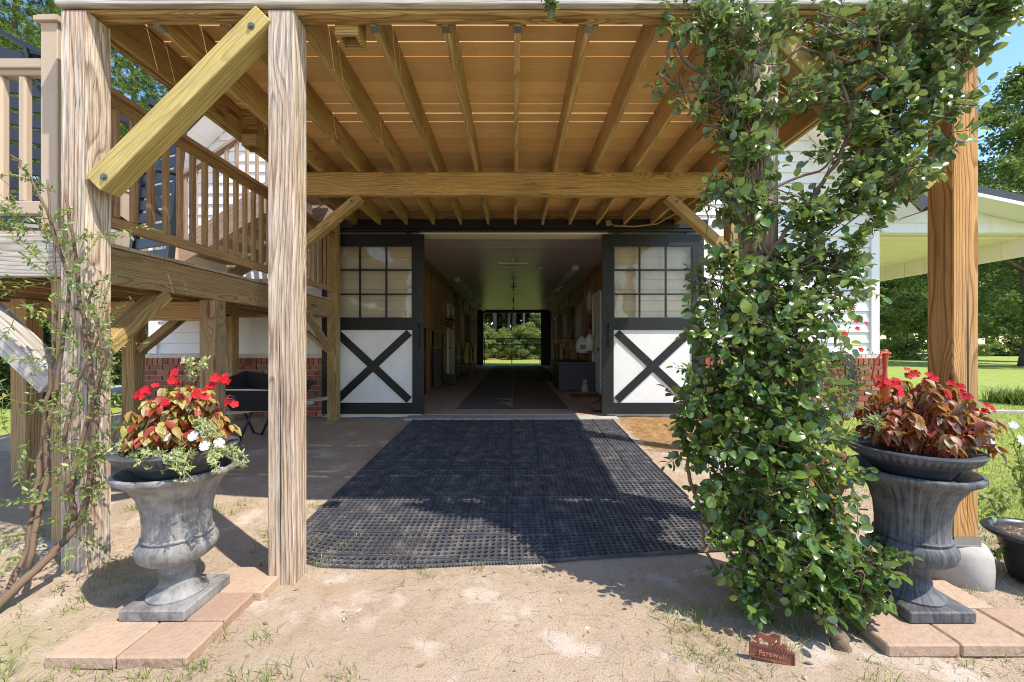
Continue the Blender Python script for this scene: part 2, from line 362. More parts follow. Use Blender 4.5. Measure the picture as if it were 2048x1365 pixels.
# foliage
M['vineleaf'] = leafmat('glossy_fig_leaf', [(0, (.038,.095,.016)), (.45, (.07,.155,.024)), (.78, (.13,.235,.034)), (.93, (.26,.36,.05)), (.985, (.40,.38,.07)), (1, (.36,.16,.06))], .27, .27, .65, under=(.14,.20,.10))
M['jasleaf'] = leafmat('jasmine_leaf', [(0, (.10,.17,.035)), (.6, (.18,.27,.06)), (.9, (.32,.36,.09)), (1, (.35,.22,.08))], .4, .3)
M['yelleaf'] = leafmat('yellow_bronze_leaf', [(0, (.34,.02,.02)), (.28, (.42,.07,.03)), (.42, (.46,.32,.07)), (.75, (.50,.44,.10)), (1, (.42,.28,.14))], .5, .35, under=(.35,.07,.02))
M['bronleaf'] = leafmat('bronze_purple_leaf', [(0, (.34,.03,.025)), (.3, (.36,.10,.06)), (.6, (.40,.25,.18)), (.75, (.24,.18,.05)), (1, (.50,.12,.02))], .45, .35, under=(.38,.07,.02))
M['redflower'] = leafmat('red_petal', [(0, (.50,.004,.012)), (1, (.68,.012,.03))], .6, .25, .2, tint=False)
M['whiteflower'] = leafmat('white_petal', [(0, (.80,.80,.76)), (1, (.86,.86,.84))], .5, .25, tint=False)
M['paleleaf'] = leafmat('pale_petunia_leaf', [(0, (.34,.40,.14)), (1, (.60,.62,.32))], .5, .3)
M['treeleaf'] = leafmat('tree_leaf', [(0, (.065,.12,.022)), (.6, (.11,.19,.04)), (1, (.20,.28,.07))], .4, .35)
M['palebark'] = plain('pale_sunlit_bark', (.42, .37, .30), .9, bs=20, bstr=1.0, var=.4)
M['brightleaf'] = leafmat('bright_understorey_leaf', [(0, (.14,.21,.04)), (1, (.34,.40,.10))], .45, .4)
M['darkleaf'] = leafmat('dark_shrub_leaf', [(0, (.018,.045,.012)), (1, (.05,.10,.03))], .4, .2)
M['needle'] = leafmat('pine_needle', [(0, (.08,.15,.02)), (.6, (.15,.25,.04)), (1, (.26,.34,.08))], .45, .35)
M['grass'] = leafmat('grass_blade', [(0, (.15,.21,.035)), (.7, (.27,.33,.07)), (1, (.44,.41,.16))], .5, .35)
M['drystraw'] = leafmat('dry_straw', [(0, (.22,.14,.08)), (.3, (.34,.23,.14)), (.8, (.52,.40,.27)), (1, (.66,.56,.42))], .8, .1)
M['orangestraw'] = leafmat('orange_pine_straw', [(0, (.34,.17,.06)), (1, (.58,.36,.15))], .8, .1)
# ------------------------------------------------------------------ ground
def sm(a, b, x):
    t = min(1, max(0, (x-a)/(b-a))); return t*t*(3-2*t)
_fr = random.Random(4); FOOT = [(_fr.uniform(-2.6, 2.4), _fr.uniform(1.2, 2.35), _fr.uniform(0, 3.14), _fr.uniform(.7, 1.1)) for _ in range(75)]
def gz(x, y, rough=True):
    z = .19*min(1, max(0, (y-2.42)/3.56))
    z += .09*sm(-1.6, -2.7, x)*sm(4.6, 2.4, y)
    if rough:
        k = 1.0
        if -1.75 < x < 1.65 and 2.2 < y < 6.1: k = 0; z -= .004
        if abs(x) < 5.7 and y > 6.3 and y < 21.7: z -= .25
        if k and abs(x) < 14 and y < 14: z += .022*(noise.noise((x*1.3, y*1.3, 0))) + .010*noise.noise((x*5, y*5, 3)) + .004*noise.noise((x*17, y*17, 8))
        if 1.0 < y < 2.5 and abs(x) < 2.8:
            for fx, fy, fa, fs_ in FOOT:
                dx, dy_ = x-fx, y-fy
                if abs(dx) < .2 and abs(dy_) < .2:
                    u = (dx*math.cos(fa)+dy_*math.sin(fa))/(.13*fs_); v = (-dx*math.sin(fa)+dy_*math.cos(fa))/(.055*fs_); q_ = u*u+v*v
                    if q_ < 4: z += -.012*math.exp(-q_*1.6)+.006*math.exp(-(q_-1.3)**2*3)
        d = math.hypot(x, y)
        if d > 30: z += .25*noise.noise((x*.03, y*.03, 0))*min(1, (d-30)/30)
    return z
def axis(lo, a, b, hi, step):
    v = [a]; s = step
    while v[0] > lo: s *= 1.22; v.insert(0, v[0]-s)
    n = int(round((b-a)/step)); v += [a+step*i for i in range(1, n+1)]; s = step
    while v[-1] < hi: s *= 1.22; v.append(v[-1]+s)
    return v
xs = axis(-700, -6, 7, 700, .055); ys = axis(-60, .2, 8, 1200, .055)
nx, ny = len(xs), len(ys)
gv = [(x, y, gz(x, y)) for y in ys for x in xs]
gf = [(j*nx+i, j*nx+i+1, (j+1)*nx+i+1, (j+1)*nx+i) for j in range(ny-1) for i in range(nx-1)]
me = bpy.data.meshes.new('ground'); me.from_pydata(gv, [], gf); me.polygons.foreach_set('use_smooth', [True]*len(gf))
ca = me.color_attributes.new('zone', 'FLOAT_COLOR', 'POINT'); zc = []
for (x, y, z) in gv:
    nn = noise.noise((x*.9, y*.9, 5))*.5
    edge = 2.75 + .35*nn + (.35 if y < 3 else 0)
    lawn = sm(edge-.35, edge+.9, x) if y > 1.2 else sm(2.3, 3.2, x+nn)*.6
    if y > 22: lawn = 1
    if x < -6.4 and y > 5: lawn = max(lawn, .8)
    straw = sm(1.5, 1.62, x)*sm(3.0, 2.7, x)*sm(4.3, 4.9, y)*sm(6.6, 6.4, y)
    litter = sm(27.5, 30, y)*sm(9, 7, abs(x)) if y > 22 else 0
    patch = max(0, noise.noise((x*2.1, y*2.1, 11))+.15)*1.5*(sm(.6, 1.4, x) + sm(-.9, -1.7, x))*sm(3.2, 2.2, y)
    zc += [max(0, min(1, lawn)), max(straw, litter), min(1, patch), 1]
ca.data.foreach_set('color', zc)
m = NT('ground_earth'); P = m.pos(); zn = m.n('Attribute', attribute_name='zone'); zs = m.n('SeparateColor', {0: zn.outputs['Color']})
n1 = m.noise(P, .9, 5); n2 = m.noise(P, 9, 6, .65); n3 = m.noise(P, 140, 4, .7); n4 = m.noise(P, 3.2, 5)
sand = m.mix(m.g(n1, .35, .65), (.44,.335,.235), (.50,.39,.285)); sand = m.mix(m.math('MULTIPLY', m.g(n2, .48, .72), .6), sand, (.38,.275,.19))
sand = m.mix(m.math('MULTIPLY', m.g(n3, .53, .66), .7), sand, (.20,.145,.10))
sand = m.mix(m.math('MULTIPLY', m.g(n4, .54, .66), .55), sand, (.66,.57,.48))
gr = m.mix(m.g(n2, .35, .7), (.22,.29,.055), (.36,.40,.10)); gr = m.mix(m.math('MULTIPLY', m.g(n1, .5, .7), .35), gr, (.40,.40,.13))
gr = m.mix(m.math('MULTIPLY', m.g(n3, .5, .7), .3), gr, (.09,.13,.03))
st = m.mix(m.g(n2, .35, .65), (.36,.19,.08), (.55,.35,.17))
lm = m.g(m.math('ADD', zs.outputs[0], m.math('MULTIPLY', m.math('SUBTRACT', n2, .5), .9)), .35, .65)
c = m.mix(lm, sand, gr); c = m.mix(m.g(m.math('ADD', zs.outputs[1], m.math('MULTIPLY', m.math('SUBTRACT', n2, .5), .5)), .3, .7), c, st)
pm = m.math('MULTIPLY', m.g(m.math('ADD', zs.outputs[2], m.math('MULTIPLY', m.math('SUBTRACT', n2, .5), 1.4)), .3, .9), .55)
c = m.mix(pm, c, (.33,.30,.14))
n5 = m.noise(P, 1.7, 6, .6); c = m.mix(m.math('MULTIPLY', m.g(n5, .56, .70), .45), c, (.40,.25,.15))
m.pbr(c, .95, m.bump(m.math('ADD', m.math('MULTIPLY', n2, 1.0), m.math('MULTIPLY', n3, .8)), .8, .016), spec=.1)
ground = obj('ground', me, m.mat); tag(ground, kind='structure')

# scattered blades: numpy batches of thin bent quads
def blades(name, pts, L0, L1, wid, mat, lean=.5, flat=False, per=1, zfun=None, parent=None):
    n = len(pts); pts = np.asarray(pts, float)
    a = npr.uniform(0, 2*math.pi, n); Ln = npr.uniform(L0, L1, n); d = np.stack([np.cos(a), np.sin(a), np.zeros(n)], 1)
    side = np.stack([-np.sin(a), np.cos(a), np.zeros(n)], 1)*wid*npr.uniform(.6, 1.3, n)[:, None]
    up = np.zeros((n, 3)); up[:, 2] = 1
    if flat:
        r1 = npr.uniform(.0, .25, n)
        mid = pts + d*(Ln*.5)[:, None] + up*(Ln*r1*.12)[:, None] + side*npr.uniform(-3, 3, n)[:, None]; tip = pts + d*Ln[:, None] + up*(Ln*npr.uniform(0, .05, n))[:, None]
    else:
        le = npr.uniform(.1, lean, n)
        mid = pts + d*(Ln*le*.4)[:, None] + up*(Ln*.6)[:, None]; tip = pts + d*(Ln*le*1.1)[:, None] + up*(Ln*npr.uniform(.7, 1, n))[:, None]
    V = np.stack([pts-side, pts+side, mid+side*.8, mid-side*.8, tip], 1).reshape(-1, 3)
    base = np.arange(n)*5
    F = [];
    q = np.stack([base, base+1, base+2, base+3], 1); t = np.stack([base+3, base+2, base+4], 1)
    me = bpy.data.meshes.new(name); me.vertices.add(n*5); me.vertices.foreach_set('co', V.ravel())
    loops = np.concatenate([q.ravel(), t.ravel()]); me.loops.add(len(loops)); me.loops.foreach_set('vertex_index', loops.astype(np.int32))
    starts = np.concatenate([np.arange(n)*4, n*4+np.arange(n)*3]); me.polygons.add(2*n); me.polygons.foreach_set('loop_start', starts.astype(np.int32))
    me.update(); me.validate()
    return obj(name, me, mat, parent)
def gp(x, y, dz=0): return (x, y, gz(x, y)+dz)
# pine needles lying on the sand
pts = []
while len(pts) < 30000:
    x = npr.uniform(-3.2, 3.6); y = npr.uniform(1.15, 6.1)
    if -1.5 < x < 1.45 and 2.38 < y: continue
    k = .25 + .75*max(0, noise.noise((x*1.5, y*1.5, 2))+.35)
    if abs(x+.3) < .9 and y < 2.3: k *= .55
    if npr.rand() < k: pts.append(gp(x, y, .002))
tag(blades('pine_needles', pts, .02, .08, .0008, M['drystraw'], flat=True), 'dry fallen pine needles and straw strewn over the sandy ground', 'pine needles', kind='stuff')
pts = [gp(npr.uniform(1.52, 3.1), npr.uniform(4.5, 6.3), .004) for _ in range(7000)]
tag(blades('pine_straw', pts, .05, .14, .002, M['orangestraw'], flat=True), 'orange pine straw mulch beside the mats under the right barn door', 'pine straw', kind='stuff')
# grass tufts in the sand
tufts = []
def tuft_zone(n, x0, x1, y0, y1, dens=.5):
    for _ in range(n):
        x, y = npr.uniform(x0, x1), npr.uniform(y0, y1)
        if noise.noise((x*2.1, y*2.1, 11)) > .35-dens: tufts.append((x, y))
tuft_zone(190, .7, 2.4, 1.15, 2.0, .45); tuft_zone(170, -3.4, -1.0, 1.2, 3.2, .5); tuft_zone(90, -2.4, -.6, 1.1, 1.65, .45)
tuft_zone(14, -.9, 1.2, 1.3, 2.2, .1); tuft_zone(140, 2.0, 3.2, 1.3, 4.0, .9)
tufts += [(-.55, 2.30), (-.45, 2.27), (-.62, 2.2), (.08, 2.36), (.15, 2.33), (-.2, 2.35), (.62, 2.05), (.7, 1.98), (.75, 2.1), (1.0, 2.2), (-1.25, 2.3), (-1.62, 2.6), (-1.5, 2.7)]
pts = []
for (x, y) in tufts:
    for _ in range(int(npr.uniform(10, 26))):
        pts.append(gp(x+npr.normal(0, .03), y+npr.normal(0, .03)))
tag(blades('grass_tufts', pts, .015, .055, .0016, M['grass'], lean=1.6), 'sparse low tufts of green grass sprouting from the sand', 'grass', kind='stuff')
pts = []
while len(pts) < 60000:
    y = 1.5 + 7.5*npr.rand()**1.3; x = npr.uniform(2.7, 3.2+y*1.35)
    if x > 4.0 and 6.5 < y < 6.8: continue
    if y > 6.0 and x < 5.9: continue
    if sm(2.6, 3.6, x+.35*noise.noise((x*.9, y*.9, 5))) > npr.rand(): pts.append(gp(x, y))
tag(blades('lawn_grass', pts, .02, .055, .0022, M['grass'], lean=1.4), 'sunny green lawn grass to the right of the deck', 'grass', kind='stuff')
pb = MB()
for _ in range(900):
    x, y = npr.uniform(-3.2, 3.2), npr.uniform(1.15, 3.6)
    if -1.5 < x < 1.45 and y > 2.35: continue
    s = npr.uniform(.0015, .006)*(1 if npr.rand() < .95 else 2); p = Vector(gp(x, y, s*.3)); vv_ = [p+Vector((s*npr.uniform(.7,1.3)*math.cos(a), s*npr.uniform(.7,1.3)*math.sin(a), 0)) for a in (0, 1.5, 3.1, 4.7)]
    pb.add(vv_+[p+Vector((0, 0, s*.7)), p-Vector((0, 0, s*.6))], [(0,1,4),(1,2,4),(2,3,4),(3,0,4),(1,0,5),(2,1,5),(3,2,5),(0,3,5)])
tag(pb.build('pebbles', M['stone'], fix=False), 'tiny pale pebbles scattered over the sandy ground', 'pebbles', kind='stuff')
# fallen leaves on the sand, road, edging
lv = MB()
for _ in range(170):
    x, y = npr.uniform(-2.6, 2.4), npr.uniform(1.15, 2.38); a = npr.uniform(0, 6.3); s = npr.uniform(.008, .02); z = gz(x, y)+.004
    d = Vector((math.cos(a), math.sin(a), .1))*s; q = Vector((-math.sin(a), math.cos(a), .25))*s*.45; p = Vector((x, y, z))
    lv.add([p-d, p+q, p+d, p-q], [(0, 1, 2, 3)])
tag(lv.build('fallen_leaves', M['drystraw']), 'small curled dry leaves dropped on the sand', 'fallen leaves', kind='stuff')
rd = MB(); rd.add([(7, 44, .23), (160, 44, .45), (160, 50, .45), (7, 50, .23)], [(0,1,2,3)])
o = rd.build('far_road', plain('pale_road', (.36,.35,.33), .9)); tag(o, kind='structure')
e = MB(); pl = [(5.68, 6.62), (6.8, 6.66), (8.0, 6.58), (10, 6.3), (13, 5.7), (18, 4.4)]
for (x0, y0), (x1, y1) in zip(pl, pl[1:]): e.bar((x0, y0, .18), (x1+.02, y1, .18), .17, .12)
tag(e.build('path_edging', M['concrete']), kind='structure')
dv = MB(); dv.add([(-40, 9, .20), (-6.3, 9, .20), (-6.3, 15, .20), (-40, 15, .22)], [(0,1,2,3)])
tag(dv.build('driveway', M['concrete']), kind='structure')

# ------------------------------------------------------------------ barn
BY = 6.34                                   # plane of the barn's front wall
barn = empty('barn', (0, BY, .2), 'white barn with a red brick base, steep dark roof and an open centre aisle', 'barn')
def roofz(x): return 9.25-abs(x)            # 45 degree gable
DX0, DX1, DZ = -1.44, 1.44, 3.02
def wallpoly(name, polys, y0, y1, mat, parent):
    b = MB()
    for p in polys: b.prism(p, lambda x, z: (x, y0, z), lambda x, z: (x, y1, z))
    return b.build(name, mat, parent)
wallpoly('wall', [[(-5.6,.1),(DX0,.1),(DX0,3.75),(-5.6,3.75)], [(DX1,.1),(5.6,.1),(5.6,3.75),(DX1,3.75)], [(DX0,DZ+.03),(DX1,DZ+.03),(DX1,3.75),(DX0,3.75)], [(-5.6,3.75),(5.6,3.75),(.2,9.0),(-.2,9.0)]], BY+.02, BY+.12, M['trim'], barn)
CO = .166
def course(x0, x1, z, parent, mat=M['siding'], name='siding_board', y=BY, h=CO):
    key = ('c', round(x1-x0, 2), mat.name, h)
    if key not in _cb:
        b = MB(); l = (x1-x0)/2
        prof = [(0, 0), (-.027, 0), (-.030, .005), (-.027, .014), (-.004, h-.001), (0, h-.001)]
        b.prism(prof, lambda yy, zz: (-l, yy, zz), lambda yy, zz: (l, yy, zz)); _cb[key] = b.mesh('siding', [mat], fix=True)
    return obj(name, _cb[key], None, parent, Matrix.Translation(((x0+x1)/2, y+.02, z)))
z = 1.16; k = 0
while z < 8.9:
    hw = min(5.58, (roofz(0)-z-CO) - .02)
    if z < DZ:
        course(-hw, -3.32 if z < 3.1 else DX0, z, barn); course(DX1+.02, hw, z, barn)
        course(-2.86, DX0-.02, z, barn)
    else: course(-hw, hw, z, barn)
    z += CO; k += 1
# cedar-look shakes between the landing and the left door
sk = {}
z = 1.16; r_ = 0
while z < 3.1:
    x = -3.32 + (.06 if r_ % 2 else 0)
    while x < -2.86:
        w_ = [.11, .15, .13, .17][(r_*3+int(x*50)) % 4]; w_ = min(w_, -2.86-x)
        if w_ > .03:
            key = round(w_, 2)
            if key not in sk:
                b = MB(); b.prism([(0,0),(-.03,0),(-.006,.198),(0,.198)], lambda yy, zz: (0, yy, zz), lambda yy, zz: (w_-.004, yy, zz)); sk[key] = b.mesh('shake', [M['siding']], fix=True)
            obj('shake', sk[key], None, barn, Matrix.Translation((x, BY+.02, z+rnd.uniform(-.003, .003))))
        x += w_
    z += .2; r_ += 1
# corner boards, eaves, rake, roof
for s in (-1, 1):
    beam('corner_board', (s*5.60, BY-.005, 1.16), (s*5.60, BY-.005, 3.72), .13, .05, M['trim'], barn, up=(0, -1, 0))
    a = (s*5.75, BY-.42, roofz(5.75)+.0); b_ = (0, BY-.42, roofz(0))
    MBr = MB(); MBr.bar((s*5.95, BY-.45, roofz(5.95)), (0, BY-.45, roofz(0)), .03, .20); MBr.build('rake_board', M['roof'], barn)
    sf = MB(); sf.prism([(s*5.9, roofz(5.9)-.12), (0, roofz(0)-.12), (0, roofz(0)-.09), (s*5.9, roofz(5.9)-.09)], lambda x, z: (x, BY-.43, z), lambda x, z: (x, BY+.0, z)); sf.build('soffit', M['trim'], barn)
    for j in range(1, 20):
        zz = roofz(5.9)-.12 + j*.3
        if zz < roofz(0)-.2: beam('soffit_seam', (s*(9.25-zz-.12+.003), BY-.42, zz-.003), (s*(9.25-zz-.12+.003), BY, zz-.003), .012, .006, M['trim'], barn, ch=.001)
    rf = MB(); rf.prism([(s*6.0, roofz(6.0)), (0, roofz(0)), (0, roofz(0)+.1), (s*6.0, roofz(6.0)+.1)], lambda x, z: (x, BY-.46, z), lambda x, z: (x, 21.9, z)); rf.build('roof', M['roof'], barn)
    # side and lean-to
    sw = MB(); sw.b2(s*5.55, s*5.6, BY+.12, 21.6, .1, 3.75); sw.build('side_wall', M['siding'], barn)
    lt = MB(); lt.prism([(s*5.64, 3.02), (s*8.45, 3.02), (s*8.45, 3.10), (s*5.64, 3.68)], lambda x, z: (x, BY-.02, z), lambda x, z: (x, BY+.1, z)); lt.build('lean_to_gable', M['siding'], barn)
    for j in range(4):
        z0 = 3.03+j*.155; xe = min(8.45, 5.64+(3.68-z0-.155)/.21)
        if xe > 5.9: course(min(s*5.68, s*xe), max(s*5.68, s*xe), z0, barn, y=BY-.045, h=.155)
    lr = MB(); lr.prism([(s*5.62, 3.72), (s*8.7, 3.08), (s*8.7, 3.19), (s*5.62, 3.83)], lambda x, z: (x, BY-.45, z), lambda x, z: (x, 21.8, z)); lr.build('lean_to_roof', M['roof'], barn)
    ls = MB(); ls.prism([(s*5.66, 3.66), (s*8.66, 3.035), (s*8.66, 3.06), (s*5.66, 3.685)], lambda x, z: (x, BY-.44, z), lambda x, z: (x, BY-.03, z)); ls.build('lean_to_soffit', M['trim'], barn)
    lf = MB(); lf.prism([(s*5.62, 3.665), (s*8.68, 3.025), (s*8.68, 3.075), (s*5.62, 3.715)], lambda x, z: (x, BY-.47, z), lambda x, z: (x, BY-.452, z)); lf.build('lean_to_fascia', M['trim'], barn)
    for j in range(10):
        yy = BY+.12+j*1.4; lc = MB()
        for q in range(7): lc.b2(s*5.62, s*8.1, yy+q*.2, yy+q*.2+.194, 3.0-(.004 if q % 2 else 0), 3.02)
        lc.build('ceiling_panel', M['soffit'], barn)
    for j in range(36):
        yy = BY+.02+j*.42; lb = MB(); lb.b2(s*8.1, s*8.16, yy, yy+.412, 2.71, 3.02); lb.build('beam_cladding', M['soffit'], barn)
    for yy in (13.5, 20.5): beam('lean_to_post', (s*8.13, yy, .1), (s*8.13, yy, 2.71), .14, .14, M['trim'], barn)
# brick base
for a_, b_ in ((-5.72, -2.9), (2.9, 5.72)): mo = MB(); mo.b2(a_, b_, BY-.06, BY+.02, .1, 1.15); mo.build('mortar_bed', M['mortar'], barn)
bl = cmesh(.192, .09, .066, .004, M['brick']); bh = cmesh(.092, .09, .068, .004, M['brick']); bv = cmesh(.068, .10, .10, .004, M['brick'])
stf = MB(); stf2 = []
def bricks(x0, x1, parts, solid_left=False):
    row = 0; z = .2
    while z + .08 < 1.06:
        x = x0 - (.1025 if row % 2 else 0)
        while x < x1-.01:
            a, b2_ = max(x, x0), min(x+.205, x1)
            if b2_-a > .05:
                if parts: obj('brick', bl if b2_-a > .15 else bh, None, barn, Matrix.Translation(((a+b2_)/2, BY-.055+rnd.uniform(-.002, .002), z+.034)))
                else: stf.box(((a+b2_)/2, BY-.055, z+.034), (b2_-a-.01, .09, .068))
            x += .205
        z += .0795; row += 1
    x = x0+.04
    while x < x1-.02:
        if parts: obj('brick', bv, None, barn, Matrix.Translation((x, BY-.06, z+.05)))
        else: stf.box((x, BY-.06, z+.05), (.068, .10, .10))
        x += .0795
bricks(-5.69, -2.92, True); bricks(4.55, 5.70, True); bricks(2.92, 4.55, False)
tag(stf.build('brickwork', M['brick'], barn), kind='stuff')
bb = MB(); bb.b2(-2.9, DX0, BY-.05, BY+.02, .1, 1.15); bb.b2(DX1, 2.9, BY-.05, BY+.02, .1, 1.15); bb.build('base_board', M['trim'], barn)
# door header, track, jambs
hd = MB(); hd.b2(-2.97, 2.93, BY-.20, BY-.002, 3.06, 3.19); hd.build('track_board', M['black'], barn)
tr = MB(); tr.b2(DX0, DX1, BY-.09, BY+.2, 2.995, 3.055); tr.build('header_trim', M['soffit'], barn)
tr = MB(); tr.b2(-2.95, 2.9, BY-.16, BY-.09, 3.02, 3.057); tr.build('door_track', M['dark_metal'], barn)
for s in (-1, 1):
    j = MB(); j.b2(s*1.44, s*1.50, BY-.03, BY+.14, .22, 3.0); j.build('door_jamb', M['trim'], barn)
# sliding doors
def sdoor(x0, x1, s):
    Y0, Y1 = BY-.13, BY-.085; z0, z1 = .245, 2.985
    d = MB(); W_, H_ = x1-x0, z1-z0
    st_, tp = .175, .175; zm0, zm1 = z0+1.28, z0+1.46
    yf = Y0
    for (a, b, c, e) in ((x0, x0+st_, z0, z1), (x1-st_, x1, z0, z1), (x0+st_, x1-st_, z1-tp, z1), (x0+st_, x1-st_, z0, z0+.17), (x0+st_, x1-st_, zm0, zm1)): d.b2(a, b, yf, Y1, c, e)
    door = d.build('sliding_door', M['black'], barn)
    p = MB(); p.b2(x0+st_, x1-st_, Y0+.022, Y1-.008, z0+.17, zm0); p.build('panel', M['doorpanel'], door)
    xa, xb, za, zb = x0+st_, x1-st_, z0+.17, zm0
    w_ = .115
    A, B = Vector((xa, 0, za)), Vector((xb, 0, zb)); dd = (B-A).normalized(); nn = Vector((-dd.z, 0, dd.x))
    def strip(P0, P1, y0_, y1_):
        dd = (P1-P0).normalized(); nn = Vector((-dd.z, 0, dd.x))*w_/2
        q = [P0-nn, P1-nn, P1+nn, P0+nn]; b = MB(); b.prism([(v.x, v.z) for v in q], lambda x, z: (x, y0_, z), lambda x, z: (x, y1_, z)); return b
    in_ = .05
    strip(A+Vector((in_,0,in_*.8)), B-Vector((in_,0,in_*.8)), Y0+.002, Y0+.022).build('cross_board', M['black'], door)
    C_, D_ = Vector((xb-in_, 0, za+in_*.8)), Vector((xa+in_, 0, zb-in_*.8)); mid = (C_+D_)/2; dd2 = (D_-C_).normalized()*(w_*.52)
    strip(C_, mid-dd2, Y0+.004, Y0+.021).build('cross_board', M['black'], door); strip(mid+dd2, D_, Y0+.004, Y0+.021).build('cross_board', M['black'], door)
    gw = (W_-2*st_)/3; gh = (z1-tp-zm1)/3
    for i in range(3):
        for k in range(3):
            b = MB(); b.b2(xa+gw*i+.008, xa+gw*(i+1)-.008, Y0+.024, Y0+.029, zm1+gh*k+.008, zm1+gh*(k+1)-.008); b.build('pane', M['glass'], door)
    for i in range(1, 3): b = MB(); b.b2(xa+gw*i-.011, xa+gw*i+.011, Y0+.008, Y0+.04, zm1, z1-tp); b.build('glazing_bar', M['black'], door)
    for k in range(1, 3): b = MB(); b.b2(xa, xb, Y0+.010, Y0+.038, zm1+gh*k-.011, zm1+gh*k+.011); b.build('glazing_bar', M['black'], door)
    tr_ = MB()
    for (a, b, c, e) in ((xa-.001, xa+.012, zm1, z1-tp), (xb-.012, xb+.001, zm1, z1-tp), (xa+.012, xb-.012, z1-tp-.012, z1-tp+.001), (xa+.012, xb-.012, zm1-.001, zm1+.012)): tr_.b2(a, b, Y0+.006, Y0+.02, c, e)
    tr_.build('window_bead', M['dark_metal'], door)
    hx = x1-.07 if s < 0 else x0+.09
    h = MB(); h.tube([(hx, Y0, 1.27), (hx, Y0-.04, 1.29), (hx, Y0-.04, 1.60), (hx, Y0, 1.62)], .011); h.build('handle', M['dark_metal'], door, smooth=True)
    for q in (.15, .85):
        h = MB(); cx = x0+W_*q; h.b2(cx-.035, cx+.035, Y0-.005, Y0+.02, z1-.02, z1+.05); hh = h.build('hanger', M['dark_metal'], door)
    sc_ = MB()
    for q in range(8):
        for xx in (x0+.03, x1-.03): sc_.b2(xx-.004, xx+.004, Y0-.003, Y0+.001, z0+.1+q*.36, z0+.108+q*.36)
    tag(sc_.build('screw_heads', M['steel'], door), kind='stuff')
    return door
sdoor(-2.93, -1.375, -1); sdoor(1.345, 2.895, 1)
# ------------------------------------------------------------------ barn interior (aisle)
fl = MB(); fl.b2(-1.93, 1.93, BY+.12, 21.7, .02, .22); fl.b2(-1.43, 1.43, BY-.03, BY+.12, .02, .22); fl.build('aisle_floor', M['slab'], barn)
ap = MB(); ap.b2(-1.62, 1.56, 6.0, BY-.03, .02, .212); o = ap.build('threshold_slab', M['concrete']); tag(o, kind='structure')
# ceiling boards
for j in range(26):
    y0 = BY+.14+j*.595; b = MB(); b.b2(-1.93, 1.93, y0, y0+.592, 3.13+(.002 if j % 2 else 0), 3.18); b.build('ceiling_board', M['ceiling'], barn)
nb = MB(); nb.b2(-1.93, 1.93, BY+.12, BY+.17, 3.0, 3.128); nb.build('header_nailer', M['soffit'], barn)
for s, nm in ((-1, 'left'), (1, 'right')):
    X = s*1.92
    inb = MB(); inb.b2(X, s*2.02, BY+.12, 13.0 if s < 0 else 10.9, .2, 3.14); inb.build('aisle_wall', M['ply'], barn)
    for j in range(8):
        yy = BY+.7+j*.61
        if yy < (12.9 if s < 0 else 10.8): q = MB(); q.b2(X-s*.004, X, yy, yy+.012, .25, 3.0); q.build('wall_joint', M['stalltrim'], barn)
    cr = MB(); cr.b2(X-s*.03, X, BY+.12, 21.6, 2.98, 3.12); cr.build('cornice_board', M['stalltrim'], barn)
    cr = MB(); cr.b2(X-s*.012, X, BY+.4, 13, 2.72, 2.75); cr.build('conduit', M['steel'], barn) if s < 0 else None
# far wall end frame, dark sliding doors, gate
fe = MB(); fe.b2(-1.93, -1.62, 21.45, 21.6, .2, 3.13); fe.b2(1.42, 1.93, 21.45, 21.6, .2, 3.13); fe.b2(-1.62, 1.42, 21.45, 21.6, 2.98, 3.13); fe.build('end_frame', M['black'], barn)
fw = MB(); fw.b2(-5.6, -1.93, 21.5, 21.6, .1, 3.7); fw.b2(1.93, 5.6, 21.5, 21.6, .1, 3.7); fw.prism([(-5.6,3.7),(5.6,3.7),(.2,9),(-.2,9)], lambda x, z: (x, 21.5, z), lambda x, z: (x, 21.6, z)); fw.build('rear_wall', M['siding'], barn)
fs = MB(); fs.b2(-2.02, -5.5, BY+.2, 21.4, 3.14, 3.2); fs.b2(2.02, 5.5, BY+.2, 21.4, 3.14, 3.2); fs.build('stall_ceiling', M['stalltrim'], barn)
ww = empty('aisle_gate', (0, 21.3, .22), 'black pipe and mesh gate closing the far end of the barn aisle', 'gate')
def pipe(name, a, b, r, mat, parent): t = MB(); t.tube([a, b], r, 8); return t.build(name, mat, parent, smooth=True)
for zz in (.30, 1.30, 1.62): pipe('rail', (-1.55, 21.3, zz), (1.36, 21.3, zz), .022, M['dark_metal'], ww)
for xx in (-1.55, -.11, 1.36): pipe('upright', (xx, 21.3, .28), (xx, 21.3, 1.64), .024, M['dark_metal'], ww)
me_ = MB()
for j in range(1, 29): x = -1.55+j*.1; me_.b2(x-.003, x+.003, 21.298, 21.302, .3, 1.3)
for j in range(1, 10): z = .3+j*.1; me_.b2(-1.55, 1.36, 21.296, 21.30, z-.003, z+.003)
tag(me_.build('wire_mesh', M['dark_metal'], ww), kind='stuff')

